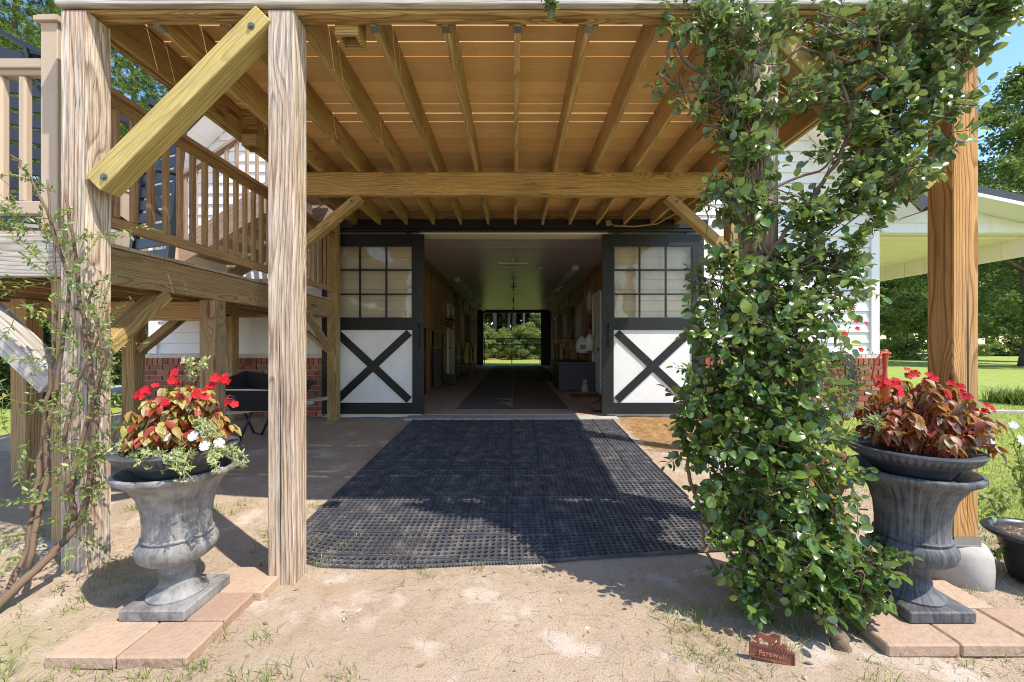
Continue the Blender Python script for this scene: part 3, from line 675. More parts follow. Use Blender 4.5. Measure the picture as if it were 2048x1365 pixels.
# stall fronts
def stall(s, y0, y1, label):
    X = s*1.92; t = empty('stall_front', (X, y0, .22), label, 'stall front', 'stall fronts along the barn aisle')
    def bx(name, mat, x0, x1, a, b, c, d): q = MB(); q.b2(x0, x1, a, b, c, d); return q.build(name, mat, t)
    bx('post', M['stalltrim'], X-s*.05, X+s*.09, y0, y0+.14, .22, 2.98)
    bx('post', M['stalltrim'], X-s*.03, X+s*.09, y0+1.45, y0+1.59, .22, 2.98)
    bx('header', M['stalltrim'], X, X+s*.07, y0+.14, y1, 2.55, 2.98)
    n = 8; yy = y0+.14
    for k in range(8):
        z0 = .24+k*.145; bx('board', M['ply'], X+s*.01, X+s*.05, y0+1.59, y1, z0, z0+.141)
    d = bx('stall_door', M['stalltrim'], X-s*.075, X-s*.045, y0+.10, y0+1.5, 1.36, 1.46)
    for a, b, c, e in ((y0+.10, y0+.2, .28, 2.5), (y0+1.4, y0+1.5, .28, 2.5), (y0+.2, y0+1.4, .28, .38), (y0+.2, y0+1.4, 2.42, 2.5)):
        bx('door_rail', M['stalltrim'], X-s*.075, X-s*.045, a, b, c, e)
    bx('door_panel', M['paleply'], X-s*.06, X-s*.05, y0+.2, y0+1.4, .38, 1.36)
    for (a, b) in (((y0+.2, .38), (y0+1.4, 1.36)), ((y0+1.4, .38), (y0+.2, 1.36))):
        q = MB(); q.bar((X-s*.068, a[0], a[1]), (X-s*.068, b[0], b[1]), .012, .07, up=(s, 0, 0)); q.build('cross_board', M['stalltrim'], t)
    for k in range(9): pipe('bar', (X-s*.06, y0+.27+k*.13, 1.46), (X-s*.06, y0+.27+k*.13, 2.42), .008, M['white'], t)
    for k in range(9): pipe('bar', (X+s*.03, y0+1.7+k*.14, 1.4), (X+s*.03, y0+1.7+k*.14, 2.55), .008, M['steel'], t)
    q = MB(); q.tube([(X-s*.09, y0, 2.62), (X-s*.09, y1, 2.62)], .02); q.build('track', M['dark_metal'], t)
    q = MB(); q.b2(X+s*.1, X+s*3.4, y0+.03, y0+.08, .2, 3.1); q.build('partition', M['stalltrim'], t)
for i, y0 in enumerate((10.95, 14.15, 17.35)): stall(1, y0, y0+3.2, ('nearest', 'middle', 'farthest')[i]+' stall front on the right side of the aisle, with a pale cross-braced door')
for i, y0 in enumerate((13.9, 17.5)): stall(-1, y0, y0+3.5, ('nearer', 'farther')[i]+' stall front on the left side of the aisle, with a pale cross-braced door')
# white doors in the aisle walls
for s, y0, y1, zt, lb in ((-1, 11.75, 12.75, 2.42, 'white door with frame in the left aisle wall beside the hanging pot'), (1, 8.95, 9.72, 2.42, 'white door with frame in the right aisle wall behind the open barn door')):
    X = s*1.92; t = empty('side_door', (X, y0, .22), lb, 'door')
    q = MB(); q.b2(X-s*.05, X+s*.02, y0-.07, y0, .22, zt); q.b2(X-s*.05, X+s*.02, y1, y1+.07, .22, zt); q.b2(X-s*.05, X+s*.02, y0-.07, y1+.07, zt, zt+.07); q.build('frame', M['white'], t)
    q = MB(); q.b2(X-s*.025, X-s*.005, y0, y1, .23, zt-.002); dl = q.build('door_leaf', M['white'] if s > 0 else M['trim'], t)
    for a, b in ((.3, 1.1), (1.25, zt-.3)):
        for u in (.12, .56): q = MB(); q.b2(X-s*.032, X-s*.026, y0+(y1-y0)*u, y0+(y1-y0)*(u+.32), .22+a, min(zt-.12, b+.22)); q.build('door_panel', M['white'], dl)
    q = MB(); q.tube([(X-s*.02, y0+.08, 1.2), (X-s*.08, y0+.08, 1.2)], [.015, .028]); q.build('knob', M['dark_metal'], dl)
# folded pipe gate on the left wall
t = empty('folded_gate', (-1.88, 8.6, .22), 'pipe gate folded flat against the left aisle wall', 'gate')
for zz in (1.63, 1.22, .30): pipe('rail', (-1.86, 8.5, zz), (-1.86, 10.6, zz-(0 if zz > 1.5 else -.03)), .02, M['steel'], t)
for yy in (8.5, 9.35, 10.6): pipe('upright', (-1.86, yy, .28), (-1.86, yy, 1.65), .022, M['dark_metal'], t)
q = MB(); q.b2(-1.875, -1.865, 9.35, 10.6, .32, 1.2); q.build('gate_panel', M['rubberflat'], t)
# hanging pot
t = empty('hanging_pot', (-1.75, 11.2, 1.75), 'terracotta pot of dark foliage hung on the left aisle wall', 'flower pot')
q = MB(); q.lathe([(0,0),(.07,0),(.11,.15),(.12,.15),(.12,.17),(.09,.17),(.085,.14),(0,.13)], (-1.75, 11.2, 1.78), 16); q.build('pot', M['terracotta'], t, smooth=True)
q = MB(); q.tube([(-1.92, 11.2, 1.86), (-1.63, 11.2, 1.70)], .01); q.build('bracket', M['dark_metal'], t)
def foliage_np(name, P, size, mat, parent=None, aspect=.5, M_=None, droop=0):
    """one folded diamond per point"""
    P = np.asarray(P, float); n = len(P)
    d = npr.normal(0, 1, (n, 3)); d[:, 2] -= droop; d /= np.linalg.norm(d, axis=1)[:, None]
    e = npr.normal(0, 1, (n, 3)); e = np.cross(d, e); e /= np.linalg.norm(e, axis=1)[:, None]
    s = size*npr.uniform(.6, 1.3, n)[:, None]; nn = np.cross(d, e)
    a = P-d*s*.5; b = P+e*s*aspect*.5+nn*s*.12; c = P+d*s*.5; f = P-e*s*aspect*.5+nn*s*.12
    V = np.stack([a, b, c, f], 1).reshape(-1, 3); B = np.arange(n)*4
    T = np.concatenate([np.stack([B, B+1, B+2], 1), np.stack([B, B+2, B+3], 1)], 1).reshape(-1)
    # two triangles per leaf share an edge so they are one island
    me = bpy.data.meshes.new(name); me.vertices.add(4*n); me.vertices.foreach_set('co', V.ravel()); me.loops.add(6*n)
    me.loops.foreach_set('vertex_index', T.astype(np.int32)); me.polygons.add(2*n); me.polygons.foreach_set('loop_start', (np.arange(2*n)*3).astype(np.int32)); me.update()
    return obj(name, me, mat, parent, M_)
foliage_np('foliage', np.array([-1.75, 11.2, 1.95])+npr.normal(0, .055, (160, 3))*[1, 1, 1.3], .07, M['darkleaf'], t, droop=-.6)
# bin and bench on the left
t = empty('bin', (-1.7, 11.1, .22), 'black bin on the floor beside the white left door', 'bin')
q = MB(); q.prism([(-1.84,10.98),(-1.56,10.98),(-1.56,11.24),(-1.84,11.24)], lambda x, y: (x, y, .24), lambda x, y: (x, y, .47)); q.build('body', M['plasticblack'], t); q = MB(); q.b2(-1.86, -1.54, 10.96, 11.26, .47, .49); q.build('rim', M['plasticblack'], t)
t = empty('bench', (-1.6, 13.6, .22), 'dark wooden bench against the left side of the aisle', 'bench')
for yy in (12.95, 14.25):
    for xx in (-1.84, -1.36): q = MB(); q.b2(xx-.03, xx+.03, yy-.03, yy+.03, .22, .62 if xx > -1.5 else 1.25); q.build('leg', M['dark_metal'], t)
for k in range(4): q = MB(); q.b2(-1.87+k*.135, -1.745+k*.135, 12.9, 14.3, .62, .65); q.build('slat', M['stalltrim'], t)
for k in range(3): q = MB(); q.b2(-1.87, -1.85, 12.9, 14.3, .80+k*.15, .92+k*.15); q.build('back_slat', M['stalltrim'], t)
# right side: mirror, chest, saddle rack, halters, bags, doormat, hose, statue
t = empty('wall_mirror', (1.88, 10.35, 2.4), 'pale oval mirror hung on the right aisle wall', 'mirror')
def oval(x0, x1, cy, cz, ry, rz): q = MB(); q.prism([(cy+ry*math.cos(2*math.pi*k/24), cz+rz*math.sin(2*math.pi*k/24)) for k in range(24)], lambda y, z: (x0, y, z), lambda y, z: (x1, y, z)); return q
oval(1.885, 1.915, 10.35, 2.40, .24, .29).build('frame', M['white'], t); oval(1.878, 1.886, 10.35, 2.40, .20, .25).build('glass', M['clock'], t)
t = empty('storage_chest', (1.45, 10.2, .22), 'large grey storage chest standing by the right aisle wall', 'chest')
q = MB(); q.b2(1.05, 1.86, 9.45, 11.05, .24, .84); q.build('body', M['chest'], t); q = MB(); q.b2(1.02, 1.88, 9.42, 11.08, .845, .90); q.build('lid', M['chest'], t)
for xx in (1.07, 1.80): q = MB(); q.b2(xx-.03, xx+.05, 9.43, 9.448, .24, .84); q.build('corner_trim', M['chest'], t)
q = MB(); q.b2(1.12, 1.80, 9.435, 9.448, .76, .83); q.build('front_rail', M['chest'], t)
t = empty('cat_statue', (1.62, 9.30, .22), 'small pale cat figurine sitting in front of the grey chest', 'figurine')
q = MB(); q.lathe([(0,0),(.075,.0),(.085,.05),(.07,.14),(.045,.2),(.03,.22)], (1.62, 9.3, .22), 14); q.lathe([(0,.19),(.04,.2),(.052,.24),(.04,.285),(0,.295)], (1.62, 9.28, .22), 14)
for s in (-1, 1): q.lathe([(.014,.27),(.0,.32)], (1.62+s*.026, 9.28, .22), 6)
q.tube([(1.68, 9.34, .24), (1.72, 9.28, .24), (1.68, 9.2, .235)], .014); q.build('body', M['stone'], t, smooth=True)
t = empty('saddle_rack', (1.7, 11.9, .9), 'orange wooden folding saddle rack on the right stall wall', 'saddle rack')
for a, b in (((1.86, 10.95, .9), (1.86, 10.95, 1.75)), ((1.0, 10.95, 1.42), (1.86, 10.95, 1.42)), ((1.14, 10.95, 1.40), (1.80, 10.95, .95)), ((1.1, 11.0, 1.42), (1.1, 11.6, 1.42)), ((1.5, 10.95, 1.40), (1.58, 10.95, .98))):
    q = MB(); q.bar(a, b, .035, .05, up=(0,1,0)); q.build('arm', M['saddlewood'], t)
t = empty('halter_and_rope', (1.86, 9.95, 2.1), 'halters and lead ropes hanging below the mirror', 'halter')
for k in range(4):
    y0 = 9.95+.07*k; pts = [(1.87, y0+.05*math.sin(a*2), 2.05-.30*a+.0) for a in np.linspace(0, 1.9+.1*k, 12)]; q = MB(); q.tube([(p[0]-.02*math.sin(i), p[1]+.03*math.sin(i*1.7+k), p[2]) for i, p in enumerate(pts)], .013, 6); q.build('rope', M['hose'] if k % 2 else M['cord'], t, smooth=True)
q = MB(); q.tube([(1.86, 9.9+.09*math.cos(a), 1.85+.16*math.sin(a)) for a in np.linspace(0, 6.28, 20)], .014, 6, cap=False); q.build('halter', M['hose'], t, smooth=True)
t = empty('feed_bags', (1.72, 9.75, 1.3), 'white printed bags hanging on the wall by the right white door', 'bags')
q = MB()
for k, (dx, dz, w_) in enumerate(((0, 0, .30), (.16, .06, .2))):
    q = MB(); q.lathe([(0,-.28),(.14*w_/.3,-.27),(.16*w_/.3,-.1),(.13*w_/.3,.02),(.06,.08),(.02,.12)], (1.60+dx, 9.6-dx*.5, 1.38+dz), 12); q.build('bag', M['white'], t, smooth=True)
q = MB(); q.prism([(1.53,1.20),(1.66,1.20),(1.66,1.30),(1.53,1.30)], lambda x, z: (x, 9.436, z), lambda x, z: (x, 9.44, z)); q.build('print', plain('faded_green_print', (.15,.28,.18), .6), t)
q = MB(); q.b2(1.20, 1.84, 8.30, 8.85, .222, .24); o = q.build('doormat', M['doormat']); tag(o, 'brown doormat on the aisle floor by the right white door', 'doormat')
q = MB(); pts = [(1.50, 6.60, .62), (1.46, 6.56, .48), (1.34, 6.5, .40), (1.25, 6.48, .36), (1.22, 6.48, .30), (1.28, 6.5, .245), (1.5, 6.52, .24)]; q.tube(pts, .013, 8); o = q.build('hose_end', M['hose'], smooth=True); tag(o, 'loop of black hose behind the foot of the right barn door', 'hose')
q = MB(); q.tube([(1.37, 7.2, .25), (1.36, 7.15, .6), (1.39, 7.3, 1.1), (1.41, 7.2, 1.25)], .012, 8)
# aisle mats
def mat_poly(poly, label):
    q = MB(); q.prism(poly, lambda x, y: (x, y, .223), lambda x, y: (x, y, .236)); o = q.build('aisle_mat', M['rubberflat']); tag(o, label, 'floor mat', 'rubber mats down the barn aisle')
mat_poly([(-.96,6.72),(-.055,6.72),(-.035,6.9),(-.12,7.3),(-.30,7.5),(-.10,7.62),(-.05,7.8),(-.24,7.95),(-.40,8.1),(-.12,8.12),(-.04,8.3),(-.04,17.4),(-.96,17.4)], 'torn dark rubber mat on the left of the aisle floor, nearest the entrance')
mat_poly([(-.96,17.44),(-.04,17.44),(-.04,21.0),(-.96,21.0)], 'dark rubber mat on the left of the aisle floor, at the far gate')
mat_poly([(-.02,6.72),(.92,6.72),(.90,11.55),(-.03,11.55)], 'dark rubber mat on the right of the aisle floor, nearest the entrance')
mat_poly([(-.02,11.59),(.92,11.59),(.92,21.0),(-.02,21.0)], 'dark rubber mat on the right of the aisle floor, at the far gate')
mat_poly([(.95,12.0),(1.4,12.0),(1.4,21.0),(.95,21.0)], 'narrow strip of dark rubber mat along the right stall fronts')
# ceiling fixtures
def tube_lamp(x, y0, y1, label):
    t = empty('ceiling_lamp', (x, (y0+y1)/2, 3.12), label, 'ceiling light', 'unlit tube lights on the aisle ceiling')
    q = MB(); q.b2(x-.07, x+.07, y0, y1, 3.07, 3.128); q.build('housing', M['white'], t)
    for s in (-1, 1): pipe('tube', (x+s*.04, y0+.03, 3.045), (x+s*.04, y1-.03, 3.045), .014, M['white'], t)
    for yy in (y0+.012, y1-.012): q = MB(); q.b2(x-.075, x+.075, yy-.014, yy+.014, 3.02, 3.075); q.build('end_cap', M['white'], t)
for x in (-1.55, 1.42):
    for i, (a, b) in enumerate(((9.4, 12.4), (13.2, 16.1), (17.0, 19.9)) if x > 0 else ((11.1, 13.9), (14.8, 17.4), (18.2, 20.8))):
        tube_lamp(x, a, b, ('nearest', 'middle', 'farthest')[i]+' tube light on the '+('left' if x < 0 else 'right')+' side of the aisle ceiling')
t = empty('bar_heater', (-.02, 8.6, 3.12), 'white bar heater hanging from the middle of the aisle ceiling', 'heater')
q = MB(); q.lathe([(0,.0),(.06,0),(.06,-.02),(.02,-.03),(.015,-.09)], (-.02, 8.6, 3.128), 12); q.build('mount', M['white'], t)
q = MB(); q.b2(-.34, .30, 8.57, 8.63, 2.995, 3.03); q.build('bar', M['white'], t)
q = MB(); q.b2(-.33, .29, 8.57, 8.63, 2.92, 2.93); q.build('guard', M['steel'], t)
for y, nm in ((11.8, 'nearest'), (15.5, 'middle'), (19.2, 'farthest')):
    t = empty('ceiling_sprinkler', (-.02, y, 3.12), nm+' dark fly-spray nozzle hanging along the centre of the aisle ceiling', 'nozzle', 'nozzles along the aisle ceiling')
    pipe('stem', (-.02, y, 3.12), (-.02, y, 2.86), .016, M['dark_metal'], t); q = MB(); q.b2(-.09, .05, y-.012, y+.012, 2.98, 3.005); q.build('cross_arm', M['dark_metal'], t)
q = MB(); q.lathe([(0,.0),(.07,0),(.07,-.03),(.05,-.045),(0,-.045)], (.60, 9.6, 3.128), 16); o = q.build('smoke_detector', M['white'], smooth=True); tag(o, 'round white smoke detector on the aisle ceiling', 'smoke detector')

# ------------------------------------------------------------------ upper deck over the entrance
deck = empty('raised_deck', (0, 4.2, .1), 'raised wooden deck on square posts over the barn entrance', 'deck')
JB, JT = 3.11, 3.345
px = 6.10                                        # rear end of the joists at the ledger
F = M['frame']
posts = [(-2.38, 'L'), (-1.26, 'i'), (1.36, 'i'), (2.44, 'R')]
PY = 2.27
pl = []
for (x, kd) in posts:
    zb = gz(x, PY)-.05 if kd != 'R' else .245
    pm = M['post_orange'] if kd == 'R' else M['post']
    pl.append(beam('post', (x, PY, zb), (x, PY, JB-.001), .14, .14, pm, deck, up=(0,-1,0), ch=.005))
for x in (-2.33, 2.33):
    beam('post', (x, 4.33, gz(x, 4.33)-.05), (x, 4.33, 2.855), .14, .14, M['frame'], deck, up=(0,-1,0), ch=.005)
beam('post', (-2.69, 6.08, .12), (-2.69, 6.08, 3.10), .14, .14, M['frame'], deck, up=(0,-1,0), ch=.005)
# split in the inner left post: a deep open check
q = MB(); q.prism([(-1.262,.12),(-1.255,.5),(-1.258,.95),(-1.266,1.35),(-1.270,1.5),(-1.269,1.3),(-1.262,.95),(-1.262,.5)], lambda x, z: (x, PY-.0705, z), lambda x, z: (x+.004, PY-.068, z)); q.build('drying_crack', M['dark_metal'], pl[1])
q = MB(); q.prism([(2.447,.30),(2.45,.8),(2.443,1.3),(2.452,1.75),(2.455,1.3),(2.458,.8)], lambda x, z: (x, PY-.0705, z), lambda x, z: (x, PY-.068, z)); q.build('drying_crack', M['dark_metal'], pl[3])
# front rim: weathered outer board + second ply, ledger, side rims
beam('rim_board', (-2.47, 2.205, 3.27), (2.53, 2.205, 3.27), .036, .28, M['greywood'], deck)
beam('rim_board', (-2.47, 2.247, 3.24), (2.53, 2.247, 3.24), .038, .26, F, deck)
beam('rim_board', (-2.47, 2.289, 3.235), (2.53, 2.289, 3.235), .038, .25, F, deck)
beam('ledger', (-2.45, 6.24, 3.22), (2.51, 6.24, 3.22), .04, .25, F, deck)
for x in (-2.43, 2.49): beam('side_beam', (x, 2.31, 3.228), (x, 6.22, 3.228), .038, .235, F, deck)
for x in (-2.38, 2.44): beam('side_beam', (x, 2.31, 3.230), (x, 6.22, 3.230), .040, .235, F, deck)
for dy in (0, .045): beam('girder', (-2.45, 4.28+dy, 2.985), (2.51, 4.28+dy, 2.985), .042, .24, F, deck)
joists = []
for k in range(-5, 6):
    x = .02+.41*k
    j = beam('joist', (x, 2.31, 3.2275), (x, 6.215, 3.2275), .038, .235, M['joist'], deck); joists.append(j)
    for yy, s in ((2.312, 1), (6.218, -1)):
        h = MB(); h.b2(x-.024, x+.024, yy, yy+s*.05, JB-.004, JB-.001); h.b2(x-.024, x-.0205, yy, yy+s*.05, JB, JB+.17); h.b2(x+.0205, x+.024, yy, yy+s*.05, JB, JB+.17)
        for q2 in (-1, 1): h.b2(x+q2*.024, x+q2*.05, yy, yy+s*.002, JB, JB+.17)
        h.build('joist_hanger', M['steel'], j)
k = 0; y = 2.19
while y < 6.25:
    gap = {2: .014, 3: .013, 4: .009, 5: .005, 9: .012, 10: .012, 11: .006, 14: .007, 22: .006, 24: .007}.get(k, .0015)
    beam('deck_board', (-2.49, y+.069, 3.3595), (2.55, y+.069, 3.3595), .1415-gap, .025, M['deckboard'], deck, ch=.002); y += .1415; k += 1
# knee braces
def brace(name, a, b, w, h, mat, bolts=True, parent=deck, bx=None):
    o = beam(name, a, b, w, h, mat, parent, up=(0,0,1), ch=.004)
    return o
def bolt(x, y, z, parent, r=.016, d=(0,-1,0)):
    q = MB(); d = Vector(d); c = Vector((x, y, z)); q.tube([c-d*.002, c+d*.003], r*1.5, 12); q.tube([c, c+d*.012], r*.9, 6); return q.build('bolt', M['bolt'], parent)
b1 = beam('knee_brace', (-2.265, 2.245, 2.17), (-1.35, 2.245, 3.085), .115, .115, M['brace'], deck, up=(0,-1,0))
bolt(-2.20, 2.187, 2.20, b1, .013); bolt(-1.41, 2.187, 3.01, b1, .013)
b2_ = beam('knee_brace', (2.25, 2.255, 2.15), (1.38, 2.255, 3.04), .115, .12, M['brace'], deck, up=(0,-1,0)); bolt(2.19, 2.187, 2.19, b2_)
b3 = beam('knee_brace', (-2.30, 4.31, 2.29), (-1.62, 4.31, 2.86), .09, .10, F, deck, up=(0,-1,0)); bolt(-1.70, 4.26, 2.80, b3, .01)
b4 = beam('knee_brace', (2.30, 4.31, 2.25), (1.62, 4.31, 2.86), .09, .10, F, deck, up=(0,-1,0)); bolt(1.70, 4.26, 2.80, b4, .01)
bolt(-2.36, PY-.073, 1.50, pl[0], .012); bolt(-2.36, PY-.073, .56, pl[0], .012)
# hollow newel ends poking through under the deck
for (x, y) in ((-2.30, 3.60),):
    q = MB(); s = .055
    for dx in (-s, s): q.b2(x+dx-.01, x+dx+.01, y-s-.01, y+s+.01, 3.03, 3.34)
    for dy in (-s, s): q.b2(x-s+.01, x+s-.01, y+dy-.01, y+dy+.01, 3.03, 3.34)
    q.build('newel_end', F, deck)
for (x, y, w_) in ((-.95, 2.375, .0),): 
    q = MB(); s = .055
    for dx in (-s, s): q.b2(x+dx-.01, x+dx+.01, y-s-.01, y+s+.01, 3.06, 3.34)
    for dy in (-s, s): q.b2(x-s+.01, x+s-.01, y+dy-.01, y+dy+.01, 3.06, 3.34)
    q.build('newel_end', F, deck)
# footing of the right post
t = empty('post_footing', (2.44, 2.27, 0), 'rounded concrete footing under the orange corner post', 'footing')
q = MB(); q.lathe([(0,-.1),(.15,-.1),(.155,.10),(.15,.17),(.13,.20),(.10,.215),(0,.22)], (2.47, 2.30, 0), 24, rfun=lambda r, z, a, i: r*(1+.12*(abs(math.cos(2*a))))); q.build('block', M['concrete'], t, smooth=True)
q = MB(); q.b2(2.365, 2.515, 2.192, 2.197, .215, .265); q.b2(2.365, 2.37, 2.19, 2.35, .215, .265); q.b2(2.365, 2.515, 2.19, 2.35, .215, .22); q.build('bracket', M['steel'], t)
# junction box, drooping cable, hook under the ledger
t = empty('outlet_box', (1.42, 6.2, 3.12), 'small metal outlet box with tan cable under the deck ledger', 'outlet')
q = MB(); q.b2(1.38, 1.46, 6.12, 6.20, 3.09, 3.17); q.build('box', M['steel'], t)
q = MB(); q.tube([(1.46, 6.15, 3.13), (1.52, 6.13, 3.09), (1.8, 6.1, 3.07), (2.1, 6.0, 3.08), (2.25, 5.6, 3.12), (2.33, 5.0, 3.16)], .011, 8); q.build('cable', M['cord'], t, smooth=True)
q = MB(); q.tube([(2.62, 5.6, 3.3), (2.62, 5.6, 3.17)]+[(2.62+.022*math.sin(a), 5.6, 3.15-.022*(1-math.cos(a))+.02) for a in np.linspace(0, 5.4, 12)], .004, 6); o = q.build('ceiling_hook', M['dark_metal'], smooth=True); tag(o, 'small black ring hook hanging near the barn header', 'hook')

# ------------------------------------------------------------------ landing with railing
land = empty('stair_landing', (-3.6, 4.2, .1), 'lower wooden landing with railing to the left of the entrance', 'landing')
LZ, LX, LXL = 1.975, -2.68, -5.3
G = M['landing']
beam('side_beam', (LX-.02, 2.46, LZ-.15), (LX-.02, 6.01, LZ-.15), .04, .24, G, land)
beam('side_beam', (LX-.062, 2.46, LZ-.15), (LX-.062, 6.01, LZ-.15), .038, .23, G, land)
beam('front_beam', (LXL, 2.43, LZ-.145), (LX, 2.43, LZ-.145), .04, .25, M['greywood'], land)
beam('front_beam', (LXL, 2.475, LZ-.15), (LX-.085, 2.475, LZ-.15), .04, .23, G, land)
beam('rear_beam', (LXL, 6.20, LZ-.15), (LX-.1, 6.20, LZ-.15), .04, .22, G, land)
beam('cross_beam', (LXL, 3.95, LZ-.35), (LX-.16, 3.95, LZ-.35), .08, .18, G, land)
for k in range(7): beam('joist', (LX-.45-k*.4, 2.5, LZ-.15), (LX-.45-k*.4, 6.17, LZ-.15), .038, .2, G, land)
y = 2.41
while y < 6.22: beam('floor_board', (LXL, y+.069, LZ-.0125), (LX+.01, y+.069, LZ-.0125), .135, .025, M['landboard'], land, ch=.002); y += .1415
for (x, y) in ((-2.75, 3.72), (-2.75, 2.55), (-4.2, 4.5), (-4.2, 6.05), (-4.05, 2.58), (-5.2, 2.58), (-4.42, 3.7)):
    beam('post', (x, y, gz(x, y)-.05), (x, y, LZ-.27 if x > -3 else LZ-.26), .14, .14, G, land, up=(0,-1,0), ch=.005)
kb = beam('knee_brace', (-2.75, 2.66, 1.22), (-2.75, 3.18, LZ-.28), .09, .13, M['frame'], land, up=(1,0,0))
beam('knee_brace', (-2.72, 5.36, LZ-.27), (-2.72, 6.02, 1.22), .05, .10, G, land, up=(1,0,0))
beam('knee_brace', (-3.35, 6.08, LZ-.27), (-2.76, 6.08, 1.20), .05, .10, G, land, up=(0,-1,0))
beam('knee_brace', (-4.13, 4.5, 1.23), (-3.55, 4.5, LZ-.28), .07, .10, G, land, up=(0,-1,0))
beam('knee_brace', (-2.74, 2.46, 1.06), (-3.42, 2.46, LZ-.27), .12, .15, M['greywood'], land, up=(0,-1,0))
# side railing (runs away from the camera)
RZ = 2.97
beam('hand_rail', (LX+.0, 2.50, RZ), (LX+.0, 6.05, RZ), .09, .038, M['rail'], land)
beam('upper_rail', (LX+.0, 2.50, RZ-.055), (LX+.0, 6.05, RZ-.055), .035, .07, M['rail'], land)
beam('lower_rail', (LX+.0, 2.50, 2.115), (LX+.0, 6.05, 2.115), .04, .075, M['rail'], land)
y = 2.61
while y < 6.0: beam('baluster', (LX+.0, y, 2.155), (LX+.0, y, RZ-.09), .036, .036, M['rail'], land, up=(0,-1,0), ch=.003); y += .1315
# front railing, beige composite
beam('newel', (-2.74, 2.45, LZ), (-2.74, 2.45, 3.20), .10, .10, M['beige'], land, up=(0,-1,0))
cp = MB(); cp.b2(-2.81, -2.67, 2.38, 2.52, 3.20, 3.225); cp.b2(-2.80, -2.68, 2.39, 2.51, 3.225, 3.24); cp.build('newel_cap', M['beige'], land)
beam('top_rail', (LXL, 2.44, 2.965), (-2.79, 2.44, 2.965), .07, .055, M['beige'], land)
beam('under_rail', (LXL, 2.44, 2.92), (-2.79, 2.44, 2.92), .04, .035, M['beige'], land)
beam('bottom_rail', (LXL, 2.44, 2.115), (-2.81, 2.44, 2.115), .045, .075, M['beige'], land)
x = -2.93
while x > LXL: beam('front_baluster', (x, 2.445, 2.15), (x, 2.445, 2.905), .045, .045, M['beige'], land, up=(0,-1,0), ch=.009); x -= .138

# ------------------------------------------------------------------ stairs from the landing to the upper deck
st = empty('staircase', (-3.8, 5.5, LZ), 'pale wooden stairs rising from the landing to the upper deck along the barn wall', 'staircase')
S = M['stairrail']; x0, x1 = -4.72, -2.72; z0, z1 = LZ, 3.37
n = 8
for i in range(1, n+1):
    xx = x0+(x1-x0)*(i-1)/n; zz = z0+(z1-z0)*i/n
    beam('tread', (xx+.13, 5.03, zz-.015), (xx+.13, 5.97, zz-.015), .285, .03, S, st)
    q = MB(); q.b2(xx+.0, xx+.018, 5.04, 5.96, zz-(z1-z0)/n+.0, zz-.031); q.build('riser', M['trim'], st)
sl = (z1-z0)/(x1-x0)
for yy in (4.99, 6.01): beam('stringer', (x0-.1, yy, z0+.02), (x1+.15, yy, z1-.03), .038, .27, S, st)
for yy in (4.99, 6.01):
    beam('hand_rail', (x0+.10, yy, z0+1.0), (x1+.22, yy, z1+1.0+.05), .085, .04, S, st)
    beam('lower_rail', (x0+.10, yy, z0+.20), (x1+.22, yy, z1+.25), .04, .06, S, st)
    xx = x0+.2
    while xx < x1+.15:
        zb = z0+(xx-x0)*sl; beam('baluster', (xx, yy, zb+.12), (xx, yy, zb+.93), .036, .036, S, st, up=(0,-1,0), ch=.003); xx += .125
for yy in (4.97,):
    beam('newel', (-4.76, yy, LZ), (-4.76, yy, 3.16), .11, .11, M['beige'], st, up=(0,-1,0)); beam('newel', (-4.15, yy-.02, LZ), (-4.15, yy-.02, 3.25), .11, .11, M['beige'], st, up=(0,-1,0))
    q = MB(); q.b2(-4.22, -4.08, yy-.09, yy+.05, 3.25, 3.28); q.b2(-4.83, -4.69, yy-.07, yy+.07, 3.16, 3.19); q.build('newel_cap', M['beige'], st)
# black slatted loungers stored on the landing
def lounger(M_, label):
    t = empty('plastic_lounger', M_.translation, label, 'lounge chair', 'black plastic loungers stored on the landing'); t.matrix_basis = M_; W[t.name] = M_.copy()
    def P(name, pts_or_box):
        q = MB(); pts_or_box(q)
        me = q.mesh(name, [M['plasticblack']], fix=True); obj(name, me, None, t, M_)
    for s in (-.3, .3): P('side_rail', lambda q: q.b2(s-.025, s+.025, -.03, .03, 0, 1.85))
    for k in range(13): P('slat', lambda q: q.b2(-.275, .275, -.012, .012, .05+k*.138, .05+k*.138+.1))
    for s in (-.3, .3): P('armrest', lambda q: q.tube([(s, -.02, .55), (s, -.16, .62), (s, -.24, .8), (s, -.2, 1.0), (s, -.02, 1.06)], .024, 8))
    for s in (-.3, .3): P('leg', lambda q: q.b2(s-.03, s+.03, -.30, -.03, 1.6, 1.66))
    return t
lounger(Matrix.Translation((-4.02, 3.3, LZ)) @ Matrix.Rotation(R(25), 4, 'Z') @ Matrix.Rotation(R(-6), 4, 'X'), 'black slatted lounger standing upright behind the beige railing')
lounger(Matrix.Translation((-4.42, 3.6, LZ+2.0)) @ Matrix.Rotation(R(4), 4, 'Z') @ Matrix.Rotation(R(117), 4, 'Y') @ Matrix.Rotation(R(90), 4, 'Z') @ Matrix.Scale(.64, 4), 'black slatted lounger lying tilted on top of the stored stack')
lounger(Matrix.Translation((-4.40, 3.62, LZ+1.84)) @ Matrix.Rotation(R(4), 4, 'Z') @ Matrix.Rotation(R(114), 4, 'Y') @ Matrix.Rotation(R(90), 4, 'Z') @ Matrix.Scale(.64, 4), 'black slatted lounger lying tilted just below the topmost one')
lounger(Matrix.Translation((-3.72, 4.15, LZ)) @ Matrix.Rotation(R(-20), 4, 'Z') @ Matrix.Rotation(R(-5), 4, 'X'), 'black slatted lounger standing upright behind the brown side railing')
